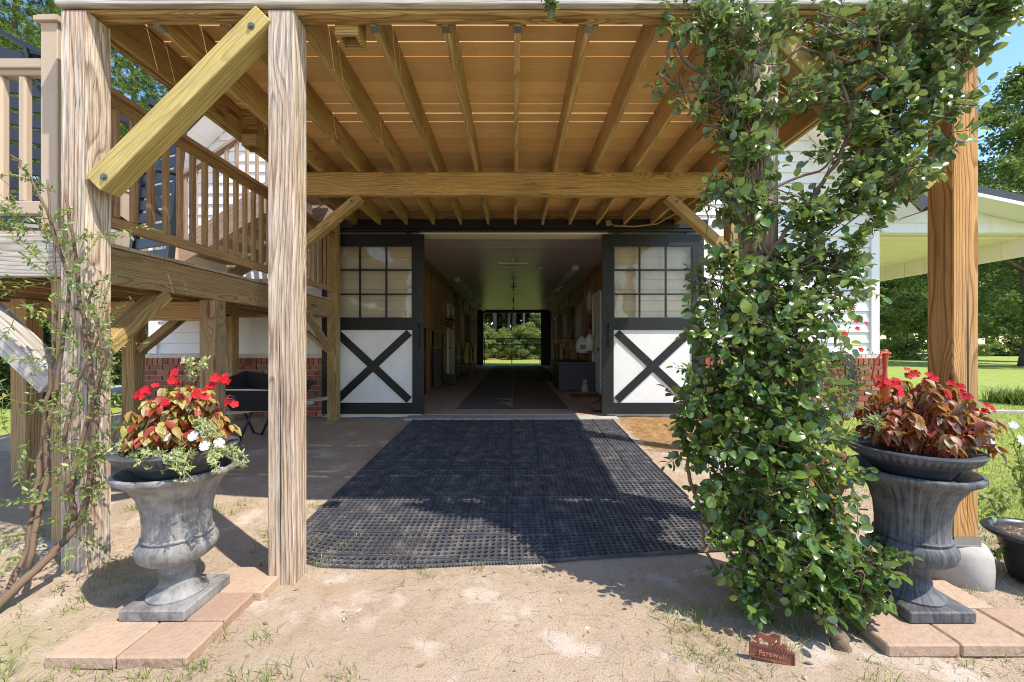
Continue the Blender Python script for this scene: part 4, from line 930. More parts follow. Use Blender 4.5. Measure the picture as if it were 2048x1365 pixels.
# ------------------------------------------------------------------ rubber ring mats in front of the door
PC = .28908/7; ncx, ncy = 8, 8
MW = 5*7*PC; MH = 3*7*PC*1.03
def ring_mat():
    V = []; Fs = []
    T = .009
    nxm, nym = 35, 21; sy = 1.03
    for i in range(nxm):
        for j in range(nym):
            cx = (i+.5)*PC-MW/2; cy = ((j+.5)*PC)*sy-MH/2; h = PC/2; b = len(V)
            w = .0017*math.sin(i*.5+j*.3)
            rib = (.0035 if i % 8 in (0,) else 0)
            for (a, c) in ((-h,-h*sy),(h,-h*sy),(h,h*sy),(-h,h*sy)):
                V.append((cx+a, cy+c, T))
            r = .0162
            for k in range(8):
                an = math.pi/8+k*math.pi/4-math.pi*.75-math.pi/8*0; V.append((cx+r*math.cos(an), cy+r*math.sin(an)*1.05, T+.0008))
            for k in range(8):
                V.append((V[b+4+k][0], V[b+4+k][1], 0))
            for k in range(4):
                o0, o1 = b+k, b+(k+1) % 4; i0 = b+4+(2*k) % 8; i1 = b+4+(2*k+1) % 8; i2 = b+4+(2*k+2) % 8
                Fs.append((o0, i1, i0)); Fs.append((o0, o1, i2, i1)) 
            for k in range(8):
                k2 = (k+1) % 8; Fs.append((b+4+k, b+4+k2, b+12+k2, b+12+k))
    m_ = MB(); m_.v = V; m_.f = Fs; m_.m = [0]*len(Fs)
    for s in range(0, nxm+1, 7): x = s*PC-MW/2; m_.b2(x-.005, x+.005, -MH/2, MH/2, 0, T+.007)
    for s in range(0, nym+1, 7): y = s*PC*sy-MH/2; m_.b2(-MW/2, MW/2, y-.005, y+.005, 0, T+.006)
    return m_
# corners order check: first corner (-,-) lies at angle -135deg = ring vertex 0
rm = ring_mat().mesh('ring_mat', [M['rubber']])
rows = [2.425+MH/2+i*(MH+.006) for i in range(4)]
slope = math.atan(.19/3.56)
edge_m = MB()
for k in range(int(MW/.018)): x = -MW/2+.009+k*.018; edge_m.add([(x-.008, -MH/2, .012), (x+.008, -MH/2, .012), (x, -MH/2-.014, .004), (x-.008, -MH/2, 0), (x+.008, -MH/2, 0), (x, -MH/2-.014, 0)], [(0,2,1),(0,3,5,2),(2,5,4,1)])
em = edge_m.mesh('mat_edge', [M['rubber']])
names = [('left', -.03-MW/2), ('right', -.02+MW/2)]
rn = ['nearest the camera', 'second from the front', 'third from the front', 'farthest, against the barn threshold']
for nm, cx in names:
    for i, y in enumerate(rows):
        dz = .006 if (i+(nm == 'left')) % 2 else 0
        Mx = Matrix.Translation((cx+rnd.uniform(-.004, .004)+(.012*(i-1.5) if nm == 'right' else 0), y, .19*(y-2.42)/3.56-.001+dz*.4)) @ Matrix.Rotation(R(rnd.uniform(-.5, .5)), 4, 'Z') @ Matrix.Rotation(slope, 4, 'X')
        t = empty('ring_mat', Mx.translation, 'black perforated rubber mat in the %s column, %s' % (nm, rn[i]), 'rubber mat', 'perforated rubber mats before the door'); t.matrix_basis = Mx; W[t.name] = Mx.copy()
        if i == 0:
            def bend(me0):
                me_ = me0.copy()
                for v in me_.vertices:
                    w_ = Mx @ v.co; k_ = min(1, max(0, .5-v.co.y/MH)); X_ = w_.x
                    dy = -.06*math.exp(-((X_+.75)/.5)**2)+.13*sm(-.1, 1.4, X_)+.10*sm(-1.1, -1.5, X_)+.008*noise.noise((X_*3, 0, 4))
                    v.co.y += dy*k_**1.6; v.co.z += (.010*noise.noise((X_*2.2, w_.y*2, 7))+.006)*k_
                return me_
            obj('mat_grid', bend(rm), None, t, Mx); obj('edge_teeth', bend(em), None, t, Mx)
        else: obj('mat_grid', rm, None, t, Mx)

# ------------------------------------------------------------------ pavers, urns, bowls
def pavers(cx, stones, label, z0):
    t = empty('paver_pad', (cx[0], cx[1], z0), label, 'pavers')
    for (a, b, c, d) in stones:
        o = obj('paver', cmesh(b-a-.005, d-c-.005, .055, .007, M['paver']), None, t, Matrix.Translation(((a+b)/2, (c+d)/2, z0+.026+rnd.uniform(-.002, .002))) @ Matrix.Rotation(R(rnd.uniform(-.6,.6)), 4, 'Z'))
    return t
st_l = [(-1.89,-1.60,1.63,1.85), (-1.60,-1.31,1.63,1.85), (-1.89,-1.60,1.85,2.06), (-1.60,-1.31,1.85,2.06), (-1.60,-1.27,2.06,2.30), (-1.87,-1.60,2.06,2.24)]
pavers((-1.65, 1.98), st_l, 'salmon coloured paving slabs under the left urn', -.002)
st_r = [(1.55,1.86,1.69,1.93), (1.86,2.18,1.69,1.93), (2.18,2.50,1.69,1.93), (1.62,1.95,1.93,2.16), (1.95,2.28,1.93,2.16), (1.7,2.0,2.16,2.36)]
pavers((1.95, 1.98), st_r, 'salmon coloured paving slabs under the right urn', .002)
UP_ = [(.0,.045),(.128,.045),(.130,.060),(.118,.068),(.105,.080),(.082,.100),(.066,.130),(.060,.155),(.066,.165),(.070,.175),(.066,.185),(.064,.200),(.085,.215),(.120,.228),(.143,.250),(.152,.280),(.150,.305),(.136,.325),(.128,.331),(.134,.337),(.134,.344),(.127,.350),(.126,.40),(.131,.47),(.147,.54),(.178,.598),(.206,.625),(.222,.634),(.230,.645),(.228,.658),(.215,.664),(.200,.655),(.17,.60),(.0,.58)]
UP = [(r*(1.07 if z > .2 else (1.1 if .1 < z else .93)), z*.985) for r, z in UP_]
def urn(loc, mat, label, flute=0):
    t = empty('stone_urn', loc, label, 'urn', 'urns on either side of the entrance')
    def rf(r, z, a, i):
        if flute and 22 <= i <= 26: return r*(1+.010*math.cos(a*26))
        return r
    Mx = Matrix.Translation(loc)
    q = MB(); q.lathe(UP, (0,0,0), 104, rf); me = q.mesh('body', [mat], smooth=True); me.set_sharp_from_angle(angle=R(50)); obj('body', me, None, t, Mx)
    pm = cmesh(.30, .30, .052, .006, mat); obj('plinth', pm, None, t, Mx @ Matrix.Translation((0,0,.024)))
    return t
ul = (-1.635, 1.985, .053); ur = (1.915, 1.965, .058)
urn(ul, M['urn'], 'pale grey weathered urn on the left pavers, holding red and yellow plants')
urn(ur, M['urndark'], 'dark grey fluted urn on the right pavers, holding bronze leaved plants', 1)
BP = [(.0,.0),(.135,.0),(.150,.02),(.176,.055),(.196,.062),(.200,.066),(.206,.072),(.222,.079),(.236,.092),(.243,.108),(.246,.116),(.250,.119),(.248,.126),(.235,.129),(.212,.124),(.200,.118),(.192,.085),(.0,.08)]
def bowl(loc, label, flute):
    t = empty('planter_bowl', loc, label, 'planter', 'charcoal planter bowls on the urns')
    def rf(r, z, a, i):
        if flute and 6 <= i <= 9: return r-.010*(1-abs(math.sin(a*26)))**1.3*(1 if i in (7, 8) else .5)
        return r
    q = MB(); q.lathe(BP, (0,0,0), 364, rf); me = q.mesh('shell', [M['bowl']], smooth=True); me.set_sharp_from_angle(angle=R(55)); obj('shell', me, None, t, Matrix.Translation(loc))
    q = MB(); q.lathe([(.194,.098),(.15,.104),(.08,.108),(0,.11)], (0,0,0), 36, rfun=lambda r, z, a, i: r*(1+.02*math.sin(a*7+i))); me = q.mesh('soil', [M['soil']], smooth=True); obj('soil', me, None, t, Matrix.Translation(loc))
    return t
bl_ = (ul[0], ul[1], ul[2]+.628); br_ = (ur[0], ur[1], ur[2]+.628)
bowl(bl_, 'smooth charcoal planter bowl sitting on top of the left urn', True)
bowl(br_, 'charcoal planter bowl with a ribbed rim on top of the right urn', True)

# ------------------------------------------------------------------ leaves
def leaf_template(w=(.30,.46,.34), cup=.25, curl=.3, wave=0):
    V = [(0,0,0)]; us = (.22,.52,.80)
    for u, ww in zip(us, w):
        zc = -curl*u*u
        V += [(u,-ww,zc+cup*ww+wave*math.sin(u*9)), (u,0,zc), (u,ww,zc+cup*ww-wave*math.sin(u*9))]
    V.append((1,0,-curl))
    Fc = [(0,1,2),(0,2,3),(1,4,5,2),(2,5,6,3),(4,7,8,5),(5,8,9,6),(7,10,8),(8,10,9)]
    return np.array(V, float), Fc
def frame_np(d, n):
    d = d/np.linalg.norm(d); s = np.cross(n, d); ln = np.linalg.norm(s); s = s/ln if ln > 1e-6 else np.array([1,0,0]); nn = np.cross(d, s); return np.stack([d, s, nn], 1)
def leaves(leafs, tmpl, name, mat, parent, nparts, partname='leaf', score=None):
    """leafs: list of (pos, dir, normal, size). The nparts best ones become parts, the rest one stuff mesh."""
    leafs = sorted(leafs, key=score or (lambda l: l[0][1]))
    tm = []
    for tv, tf in tmpl:
        me = bpy.data.meshes.new(partname); me.from_pydata([tuple(v) for v in tv], [], tf); me.polygons.foreach_set('use_smooth', [True]*len(tf)); me.materials.append(mat); tm.append(me)
    for i, (p, d, n, s) in enumerate(leafs[:nparts]):
        Fm = frame_np(d, n)*s; Mx = Matrix([[*Fm[0], p[0]], [*Fm[1], p[1]], [*Fm[2], p[2]], [0,0,0,1]])
        obj(partname, tm[i % len(tm)], None, parent, Mx)
    rest = leafs[nparts:]
    if rest:
        V = []; Fc = []; b = 0
        for i, (p, d, n, s) in enumerate(rest):
            tv, tf = tmpl[i % len(tmpl)]
            V.append(tv @ (frame_np(d, n)*s).T + p); Fc += [tuple(a+b for a in f) for f in tf]; b += len(tv)
        V = np.concatenate(V); me = bpy.data.meshes.new(name); me.from_pydata(V.tolist(), [], Fc); me.polygons.foreach_set('use_smooth', [True]*len(Fc)); me.materials.append(mat)
        o = obj(name, me, None, parent); tag(o, kind='stuff')
def unit(): v = npr.normal(0, 1, 3); return v/np.linalg.norm(v)

# ------------------------------------------------------------------ big vine on the inner right post
vine = empty('climbing_vine', (1.39, 1.76, .03), 'dense glossy green climbing vine with woody stems covering the inner right post', 'vine')
blobs = [ # px, py, depth, rx, rz (px at 370px/m), ry (m), twigs
 (1395,40,2.12,85,55,.12,26),(1480,110,2.12,80,90,.14,40),(1450,210,2.14,70,60,.12,22),(1500,260,2.14,70,80,.14,34),(1490,380,2.12,65,90,.14,36),(1345,165,2.15,30,50,.07,5),(1445,420,2.1,45,45,.10,12),
 (1620,60,2.14,100,60,.12,26),(1740,90,2.12,110,80,.14,40),(1870,50,2.08,110,65,.14,44),(1900,130,2.06,80,70,.12,30),(1990,25,2.04,60,40,.10,22),(1940,60,2.05,60,50,.10,16),(1760,190,2.08,120,70,.14,44),(1850,230,2.05,85,80,.12,32),(1620,200,2.12,60,50,.10,16),
 (1730,290,2.08,100,50,.12,28),(1810,320,2.04,80,60,.12,26),(1750,380,2.06,85,60,.12,28),(1670,440,2.08,80,60,.12,26),(1590,430,2.12,60,50,.10,14),(1640,520,2.06,90,55,.13,24),(1560,560,2.05,100,70,.16,30),(1690,560,2.04,55,60,.10,14),
 (1430,560,2.10,40,70,.12,20),(1440,650,2.08,75,70,.15,36),(1540,670,2.02,110,80,.18,52),(1625,640,2.02,65,90,.14,24),(1480,760,2.02,115,80,.18,54),(1580,780,1.98,90,80,.18,46),(1415,840,2.05,60,80,.13,32),(1530,860,1.97,120,80,.2,60),(1615,870,1.96,55,80,.14,26),(1390,900,2.1,40,50,.08,12),
 (1480,960,1.98,90,70,.18,44),(1590,970,1.94,100,80,.2,52),(1460,1050,2.0,60,60,.12,26),(1550,1070,1.92,110,70,.2,50),(1660,1060,1.90,60,55,.12,24),(1700,1120,1.86,70,50,.10,24),(1600,1150,1.88,100,50,.14,36),(1700,1190,1.84,70,45,.09,22),(1520,1160,1.92,45,45,.08,12),(1640,1210,1.83,60,35,.08,14),(1690,1245,1.82,40,22,.05,5),(1510,1210,1.88,30,25,.05,5)]
lf = []; tw = MB(); tmpl = [leaf_template((.30,.36,.26), .30, .10), leaf_template((.27,.34,.27), .45, .22), leaf_template((.31,.38,.28), .15, .35), leaf_template((.28,.35,.25), .5, -.05)]
def vine_twig(c, od, ln, smin=.028, smax=.071, npair=None):
    g_ = np.array([0, 0, .25]); d = od*.8+unit()*.55+g_; d /= np.linalg.norm(d)
    pts_ = [c]; dd = d.copy()
    for k in range(5): dd = dd+unit()*.22; dd /= np.linalg.norm(dd); pts_.append(pts_[-1]+dd*ln/5)
    tw.tube(pts_, [.0028, .0026, .0022, .002, .0016, .001], 5, cap=False)
    for k in range(1, 6):
        t_ = pts_[k]-pts_[k-1]; t_ /= np.linalg.norm(t_); s0 = np.cross(t_, unit()); s0 /= np.linalg.norm(s0)
        for sg in (1, -1):
            if k == 5 and sg == -1: continue
            dr = s0*sg+t_*.55 if k < 5 else t_
            dr = dr+np.array([0,0,-.15])
            nrm = np.array([.25, -.45, .75])+unit()*.75
            sz = npr.uniform(smin, smax)*(1 if k < 4 else .75)
            lf.append((pts_[k]+dr/np.linalg.norm(dr)*.006, dr, nrm, sz))
cents = []
for (px_, py_, Y, rx, rz, ry, nt) in blobs:
    s = 815/Y; c = np.array(at(px_, py_, Y)); cents.append(c); r = np.array([rx/s, ry, rz/s])
    for _ in range(int(nt*(1.12 if py_ > 430 or px_ > 1700 else .95))):
        u = unit(); rr = npr.rand()**.45
        p = c+u*r*rr
        if p[1] < 1.6: p[1] = 1.6
        if p[2] < .10: p[2] = .10
        vine_twig(p-u*.03, u*r/np.linalg.norm(r), npr.uniform(.07, .15))
# a few sprays sticking out
for (a, b, Y) in (((1650,600),(1745,470),2.0),((1740,1150),(1775,1110),1.84),((1560,30),(1990,30),2.0),((1080,0),(1095,25),2.1)):
    for k in range(6):
        t_ = k/5; p = np.array(at(a[0]+(b[0]-a[0])*t_, a[1]+(b[1]-a[1])*t_, Y)); vine_twig(p, np.array([.4, -.2, .5]), .08, .03, .055)
random.Random(3).shuffle(lf)
def vscore(l): return l[0][1] - 3.0*l[3] + .35*abs(l[0][2]-.9)*0
leaves(lf, tmpl, 'foliage', M['vineleaf'], vine, 300, score=vscore)
tag(tw.build('twigs', M['vinebark'], vine, smooth=True, fix=False), kind='stuff')
def wob(pts_, amp, n=6):
    out = []
    pts_ = [Vector(p) for p in pts_]
    for i in range(len(pts_)-1):
        for k in range(n):
            t_ = k/n; p0 = pts_[max(i-1,0)]; p1 = pts_[i]; p2 = pts_[i+1]; p3 = pts_[min(i+2, len(pts_)-1)]
            p = .5*((2*p1)+(-p0+p2)*t_+(2*p0-5*p1+4*p2-p3)*t_*t_+(-p0+3*p1-3*p2+p3)*t_**3)
            out.append(p+Vector(npr.normal(0, amp, 3)))
    out.append(pts_[-1]); return out
q = MB(); b_ = wob([at(1692,1312,1.735)-Vector((0,0,.03)), at(1685,1290,1.74), at(1655,1245,1.78), at(1615,1200,1.86), at(1560,1120,2.0)-Vector((0,0,0)), at(1520,960,2.16), at(1500,800,2.2), at(1490,600,2.2), at(1480,400,2.2), at(1475,200,2.18), at(1490,60,2.15)], .004)
n_ = len(b_)
for st_k in range(4):
    r0_ = (.030, .022, .018, .015)[st_k]; tw_ = [p+Vector((math.cos(i*.33+st_k*1.6), .7*math.sin(i*.33+st_k*1.6), 0))*(.020 if st_k else .004)*(1-.4*i/n_) for i, p in enumerate(b_)]
    q = MB(); q.tube(tw_, [r0_*(1-i/n_*.6)*(1+.22*math.sin(i*1.9+st_k*2)+.12*npr.normal()) + (.014 if i < 2 else 0) for i in range(n_)], 10); q.build('trunk_strand', M['trunkwood'], vine, smooth=True)
stems = [
 [(1650,1240,1.8),(1560,1150,1.95),(1470,1120,2.05),(1400,1010,2.08),(1375,930,2.1),(1400,860,2.12),(1470,800,2.14),(1470,640,2.16)],
 [(1600,1190,1.9),(1500,1040,2.05),(1450,900,2.1),(1440,760,2.12),(1400,640,2.12),(1450,500,2.12)],
 [(1480,1190,1.95),(1420,1120,2.05),(1405,1050,2.08),(1420,980,2.08),(1490,920,2.1)],
 [(1500,560,2.12),(1560,480,2.1),(1620,400,2.1),(1680,310,2.08),(1700,230,2.08),(1670,120,2.1),(1650,20,2.12)],
 [(1520,700,2.1),(1600,560,2.08),(1640,470,2.08),(1720,380,2.06),(1800,320,2.04)],
 [(1500,400,2.12),(1560,370,2.1),(1640,340,2.1),(1690,300,2.08)],
 [(1490,300,2.14),(1420,160,2.14),(1380,130,2.14),(1340,80,2.16),(1335,125,2.15),(1320,150,2.15),(1350,170,2.15)],
 [(1510,200,2.14),(1600,100,2.14),(1700,120,2.12),(1820,80,2.1),(1900,60,2.08)],
 [(1660,150,2.12),(1700,220,2.1),(1760,250,2.08),(1850,220,2.06)],
 [(1540,620,2.08),(1580,680,2.06),(1640,640,2.05),(1700,590,2.04)],
 [(1510,480,2.13),(1470,330,2.15),(1440,260,2.15),(1400,240,2.16),(1360,150,2.16)],
 [(1560,540,2.1),(1500,440,2.13),(1520,330,2.14),(1480,200,2.16)],
]
for i, s_ in enumerate(stems):
    p_ = wob([at(*a) for a in s_], .004, 5); q = MB(); n_ = len(p_); q.tube(p_, [(.013 if i in (0, 3, 6) else .009)*(1-.55*k/n_) for k in range(n_)], 8); q.build('stem', M['vinebark'], vine, smooth=True)
q = MB()
for c in cents:
    for k in range(5):
        o_ = min(cents, key=lambda z: np.linalg.norm(z-c) if np.linalg.norm(z-c) > .02*(k+1)+npr.rand()*.2 else 9)
        q.tube(wob([c+unit()*.08, (c+o_)/2+unit()*.08, o_+unit()*.08], .003, 4), .0035, 5, cap=False)
tag(q.build('tangled_twigs', M['vinebark'], vine, smooth=True, fix=False), kind='stuff')

# ------------------------------------------------------------------ thin vine on the left corner post
jv = empty('slender_vine', (-2.2, 1.75, .1), 'thin leggy vine with small pale leaves climbing the left corner post', 'vine')
js = [[(-30,1235,1.80),(60,1150,1.95),(120,1090,2.08),(160,1040,2.14),(190,900,2.16),(185,780,2.16),(165,640,2.16),(150,500,2.16),(130,380,2.15)],
 [(0,1215,1.84),(50,1100,1.98),(75,950,2.08),(95,800,2.1),(105,700,2.1),(112,600,2.1),(108,480,2.1),(95,360,2.1)],
 [(60,1130,1.95),(90,960,2.08),(100,840,2.1),(120,720,2.12),(135,560,2.14),(90,420,2.1),(40,330,2.06),(20,310,2.05)],
 [(130,1080,2.1),(160,900,2.14),(205,720,2.15),(180,600,2.15),(200,560,2.15)],
 [(150,1040,2.12),(130,880,2.14),(160,760,2.15),(210,640,2.15)]]
for i, s_ in enumerate(js):
    p_ = wob([at(*a) for a in s_], .004, 5); q = MB(); n_ = len(p_); q.tube(p_, [(.020 if i == 0 else .011)*(1-.8*k/n_)+.0015 for k in range(n_)], 8); q.build('stem', M['vinebark'], jv, smooth=True)
jl = []; jt = MB(); tj = [leaf_template((.16,.22,.14), .3, .15), leaf_template((.14,.19,.12), .2, .35)]
def jtwig(p, d, ln, nl=7, sz=.022):
    pts_ = [np.array(p)]; dd = np.array(d, float); dd /= np.linalg.norm(dd)
    for k in range(nl): dd = dd+unit()*.22+np.array([0,0,-.03]); dd /= np.linalg.norm(dd); pts_.append(pts_[-1]+dd*ln/nl)
    jt.tube(pts_, .0013, 4, cap=False)
    for k in range(1, nl+1):
        t_ = pts_[k]-pts_[k-1]; t_ /= np.linalg.norm(t_); s0 = np.cross(t_, unit()); s0 /= np.linalg.norm(s0)
        for sg in (1, -1): dr = s0*sg+t_*.7; jl.append((pts_[k], dr, np.array([.3,-.4,.8])+unit()*.8, npr.uniform(.7, 1.4)*sz))
for (cx, cy, Y, rx, rz, n_) in ((70,470,2.08,70,60,50),(110,560,2.1,70,80,55),(50,390,2.06,50,60,26),(40,600,2.05,60,40,16),(140,700,2.12,60,90,40),(190,680,2.14,35,80,26),(180,860,2.14,45,100,48),(150,980,2.13,50,80,36),(60,830,2.06,70,60,12),(30,880,2.04,60,30,10),(210,980,2.1,30,70,14),(110,1060,2.05,60,40,12),(30,1060,1.95,60,60,16),(230,900,2.1,30,40,8)):
    s = 815/Y; c = np.array(at(cx, cy, Y))
    for _ in range(int(n_*.46)):
        u = unit(); p = c+u*np.array([rx/s, .06, rz/s])*npr.rand()**.5; jtwig(p, u+np.array([0,-.2,.4]), npr.uniform(.08, .2), 6, .024)
for (a, b, Y) in (((200,640),(270,700),2.1),((190,760),(350,700),2.08),((180,900),(300,850),2.06),((170,930),(290,880),2.06),((60,880),(-20,960),2.0),((100,1000),(-20,1010),2.0),((205,470),(300,410),2.1),((120,560),(0,590),2.05),((140,830),(0,740),2.02),((150,480),(270,440),2.1),((100,380),(-10,300),2.04)):
    A, B = np.array(at(*a, Y)), np.array(at(*b, Y-.05)); jtwig(A, B-A, np.linalg.norm(B-A), 9, .024)
o = None
leaves(jl, tj, 'foliage', M['jasleaf'], jv, 150, score=lambda l: -l[3]); tag(jt.build('twigs', M['jasleaf'], jv, fix=False), kind='stuff')

# ------------------------------------------------------------------ impatiens in the urns
tI = [leaf_template((.24,.30,.17), .35, .45), leaf_template((.22,.27,.15), .55, .6), leaf_template((.26,.31,.18), .2, .3)]
def flower(c, d, size, name, mat, parent, petals=5, keys={}):
    k = (name, mat.name, petals)
    if k not in keys:
        V = [(0,0,0)]; Fc = []
        for i in range(petals):
            a = 2*math.pi*i/petals
            def pt(r, da, z): return (r*math.cos(a+da), r*math.sin(a+da), z)
            b = len(V); V += [pt(.5,-.62,.10), pt(.95,-.52,.24+.03*i), pt(1.0,0,.05), pt(.95,.52,.10+.03*i), pt(.5,.62,.05), pt(.55,0,.0)]
            Fc += [(0,b,b+5),(0,b+5,b+4),(b,b+1,b+2,b+5),(b+5,b+2,b+3,b+4)]
        me = bpy.data.meshes.new(name); me.from_pydata(V, [], Fc); me.polygons.foreach_set('use_smooth', [True]*len(Fc)); me.materials.append(mat); keys[k] = me
    z = Vector(d).normalized(); x = z.orthogonal().normalized(); x.rotate(Quaternion(z, rnd.uniform(0, 6))); y = z.cross(x)
    Mx = Matrix((x*size, y*size, z*size)).transposed().to_4x4(); Mx.translation = Vector(c); return obj(name, keys[k], None, parent, Mx)
def impatiens(c, rx, rz, nst, mat, label, fpos, lean=(0,0,0)):
    t = empty('potted_impatiens', c, label, 'potted plant'); c = np.array(c)
    ll = []; sg_ = MB()
    for _ in range(nst):
        a = npr.uniform(0, 6.28); el = npr.uniform(.05, 1.0)
        tip = c+np.array([rx*math.cos(a)*math.cos(el*1.5)*1.0, rx*math.sin(a)*math.cos(el*1.5), rz*(.25+.75*math.sin(el*1.5))])*npr.uniform(.62, 1.0)+np.array(lean)*npr.rand()
        base = c+np.array([rx*.35*math.cos(a), rx*.35*math.sin(a), 0]); mid = (base+tip)/2+np.array([0,0,.03])
        sg_.tube([base, mid, tip], [.005, .004, .002], 6, cap=False)
        out = tip-c; out[2] = 0; out = out/max(1e-5, np.linalg.norm(out))
        for k in range(9):
            b = k*2.4+npr.rand(); dr = np.array([math.cos(b), math.sin(b), -.35-.5*npr.rand()])+out*.3
            p = tip+np.array([0,0,-.012*(k//3)])+unit()*.006; ll.append((p, dr, np.array([0,-.1,1])+unit()*.35+dr*.5, npr.uniform(.035, .062)))
        for k in range(7):
            p = base+(tip-base)*npr.uniform(.15, .9); dr = unit(); dr[2] = -abs(dr[2])*.5; ll.append((p, dr, np.array([0,0,1])+unit()*.4, npr.uniform(.03, .05)))
    leaves(ll, tI, 'foliage', mat, t, 260, score=lambda l: l[0][1]-.6*l[0][2])
    tag(sg_.build('stems', plain(label[:6]+'stem', (.30,.05,.03), .5), t, smooth=True, fix=False), kind='stuff')
    for (px_, py_, Y) in fpos:
        p = at(px_, py_, Y)
        flower(p, (rnd.uniform(-.5, .5), -1, .45), .021, 'flower', M['redflower'], t); flower(p+Vector((rnd.uniform(-.03,.03), .02, -.012)), (rnd.uniform(-.7,.7), -.8, .5), .019, 'flower', M['redflower'], t)
        flower(p+Vector((rnd.uniform(-.03,.03), .025, .018)), (rnd.uniform(-.7,.7), -.6, .8), .017, 'flower', M['redflower'], t)
    return t
impatiens((bl_[0], bl_[1], bl_[2]+.10), .215, .33, 105, M['yelleaf'], 'yellow and bronze leaved impatiens with red flowers in the left urn', [(290,780,1.93),(345,762,1.9),(335,803,1.80),(392,789,1.84),(430,757,1.9),(448,760,1.95),(455,805,1.88),(275,790,1.98),(350,745,1.95),(425,770,1.9)])
impatiens((br_[0]+.02, br_[1], br_[2]+.10), .25, .36, 105, M['bronleaf'], 'bronze and purple leaved impatiens with red flowers in the right urn', [(1775,765,1.92),(1830,748,1.95),(1868,758,1.95),(1800,785,1.82),(1895,790,1.88),(1920,775,1.95),(1985,820,1.95),(1790,770,1.9),(1935,795,1.9)], lean=(.08, 0, -.03))
# white petunias trailing over the left bowl, a little on the right one
def petunia(label, sprigs, flowers):
    t = empty('petunia', at(sprigs[0][0][0], sprigs[0][0][1], sprigs[0][1]), label, 'petunia'); ll = []; s_ = MB()
    tp = [leaf_template((.12,.17,.11), .2, .2)]
    for (a, Y, b, n_) in sprigs:
        for _ in range(n_):
            A = np.array(at(a[0]+npr.uniform(-14, 14), a[1]+npr.uniform(-8, 8), Y+npr.uniform(-.03, .03))); B = np.array(at(b[0]+npr.uniform(-22, 22), b[1]+npr.uniform(-14, 14), Y-.05+npr.uniform(-.05, .03))); pts_ = [A+(B-A)*k/8+unit()*.008+np.array([0,0,.03*math.sin(k/8*3.1)]) for k in range(9)]
            s_.tube(pts_, .0016, 4, cap=False)
            for p in pts_[1:]:
                for _k in range(4): ll.append((p, unit()+np.array([0,0,.3]), unit()+np.array([0,-.3,.6]), npr.uniform(.014, .028)))
    leaves(ll, tp, 'foliage', M['paleleaf'], t, 0); tag(s_.build('stems', M['paleleaf'], t, fix=False), kind='stuff')
    for (px_, py_, Y, d) in flowers:
        p = at(px_, py_, Y); flower(p, d, .023, 'flower', M['whiteflower'], t)
        q = MB(); dv_ = Vector(d).normalized(); q.tube([p, p-dv_*.02, p-dv_*.045], [.011, .005, .002], 8, cap=False); q.build('flower_tube', M['paleleaf'], t, smooth=True, fix=False)
petunia('white petunias with pale trailing stems over the front rim of the left bowl', [((320,915),1.82,(290,930),6),((340,915),1.79,(365,950),7),((380,910),1.79,(345,935),6),((300,910),1.86,(250,928),5),((430,905),1.86,(470,925),6),((420,915),1.82,(440,935),4),((300,900),1.88,(225,915),4),((385,760),1.9,(392,732),4),((390,850),1.82,(420,880),5)],
   [(387,873,1.78,(.1,-1,.5)),(410,860,1.82,(.2,-1,.6)),(410,892,1.77,(.2,-1,.5)),(333,873,1.80,(-.2,-1,.4)),(262,888,1.86,(-.8,-.7,.2)),(438,886,1.84,(.7,-.7,.2)),(350,910,1.76,(.1,-.7,.9)),(366,722,1.88,(-.8,-.4,.3)),(290,880,1.84,(-.4,-.9,.4)),(315,915,1.78,(0,-1,-.2))])
petunia('white petunia sprigs at the sides of the right bowl', [((1760,860),1.9,(1740,850),4),((1940,885),1.84,(1975,880),3)], [(1985,888,1.82,(.5,-.8,.4)), (1975,894,1.82,(.8,-.5,.1))])
tpt = empty('tall_petunia', at(2040, 1000, 1.9), 'leggy petunia with white flowers at the right edge', 'petunia')
ll = []; q = MB()
for (a, b) in (((2050,1010),(2025,860)),((2055,990),(2040,880)),((2060,1000),(2015,930)),((2050,1020),(2040,920))):
    A, B = np.array(at(*a, 2.2)), np.array(at(*b, 2.15)); pts_ = [A+(B-A)*k/9+unit()*.008 for k in range(10)]; q.tube(pts_, .002, 5, cap=False)
    for p in pts_:
        for _ in range(4): ll.append((p, unit()+np.array([0,0,.3]), unit(), .03))
leaves(ll, [leaf_template((.14,.2,.12), .2, .2)], 'foliage', M['jasleaf'], tpt, 0); q.build('stem', M['jasleaf'], tpt, fix=False)
flower(at(2026,850,2.12), (-.2,-1,.3), .022, 'flower', M['whiteflower'], tpt); flower(at(2040,880,2.1), (.3,-1,.3), .026, 'flower', M['whiteflower'], tpt)
# pot at the right edge, pot behind the right urn
def pot(c, r, h, label, rim=.03):
    t = empty('black_pot', c, label, 'pot')
    q = MB(); q.lathe([(0,0),(r*.62,0),(r*.72,h*.35),(r*.86,h*.85),(r*.88,h*.86),(r+rim*.6,h*.9),(r+rim,h*.96),(r+rim*.6,h),(r*.92,h),(r*.88,h*.9)], c, 40); q.build('shell', M['plasticblack'], t, smooth=True)
    q = MB(); q.lathe([(r*.89,h*.9),(r*.5,h*.93),(0,h*.94)], c, 28); q.build('soil', M['soil'], t, smooth=True)
    return t
t = pot((2.86, 2.20, .02), .20, .26, 'black plastic pot of dry soil at the right edge of the picture')
pts = [(2.86+npr.normal(0,.07), 2.20+npr.normal(0,.07), .262) for _ in range(300)]
tag(blades('mulch', pts, .02, .05, .002, M['drystraw'], flat=True, parent=None), 'dry bark mulch lying in the black pot at the right edge', 'mulch', kind='stuff')
t = pot((1.93, 2.62, .02), .17, .46, 'dark pot of red foliage partly hidden behind the right urn')
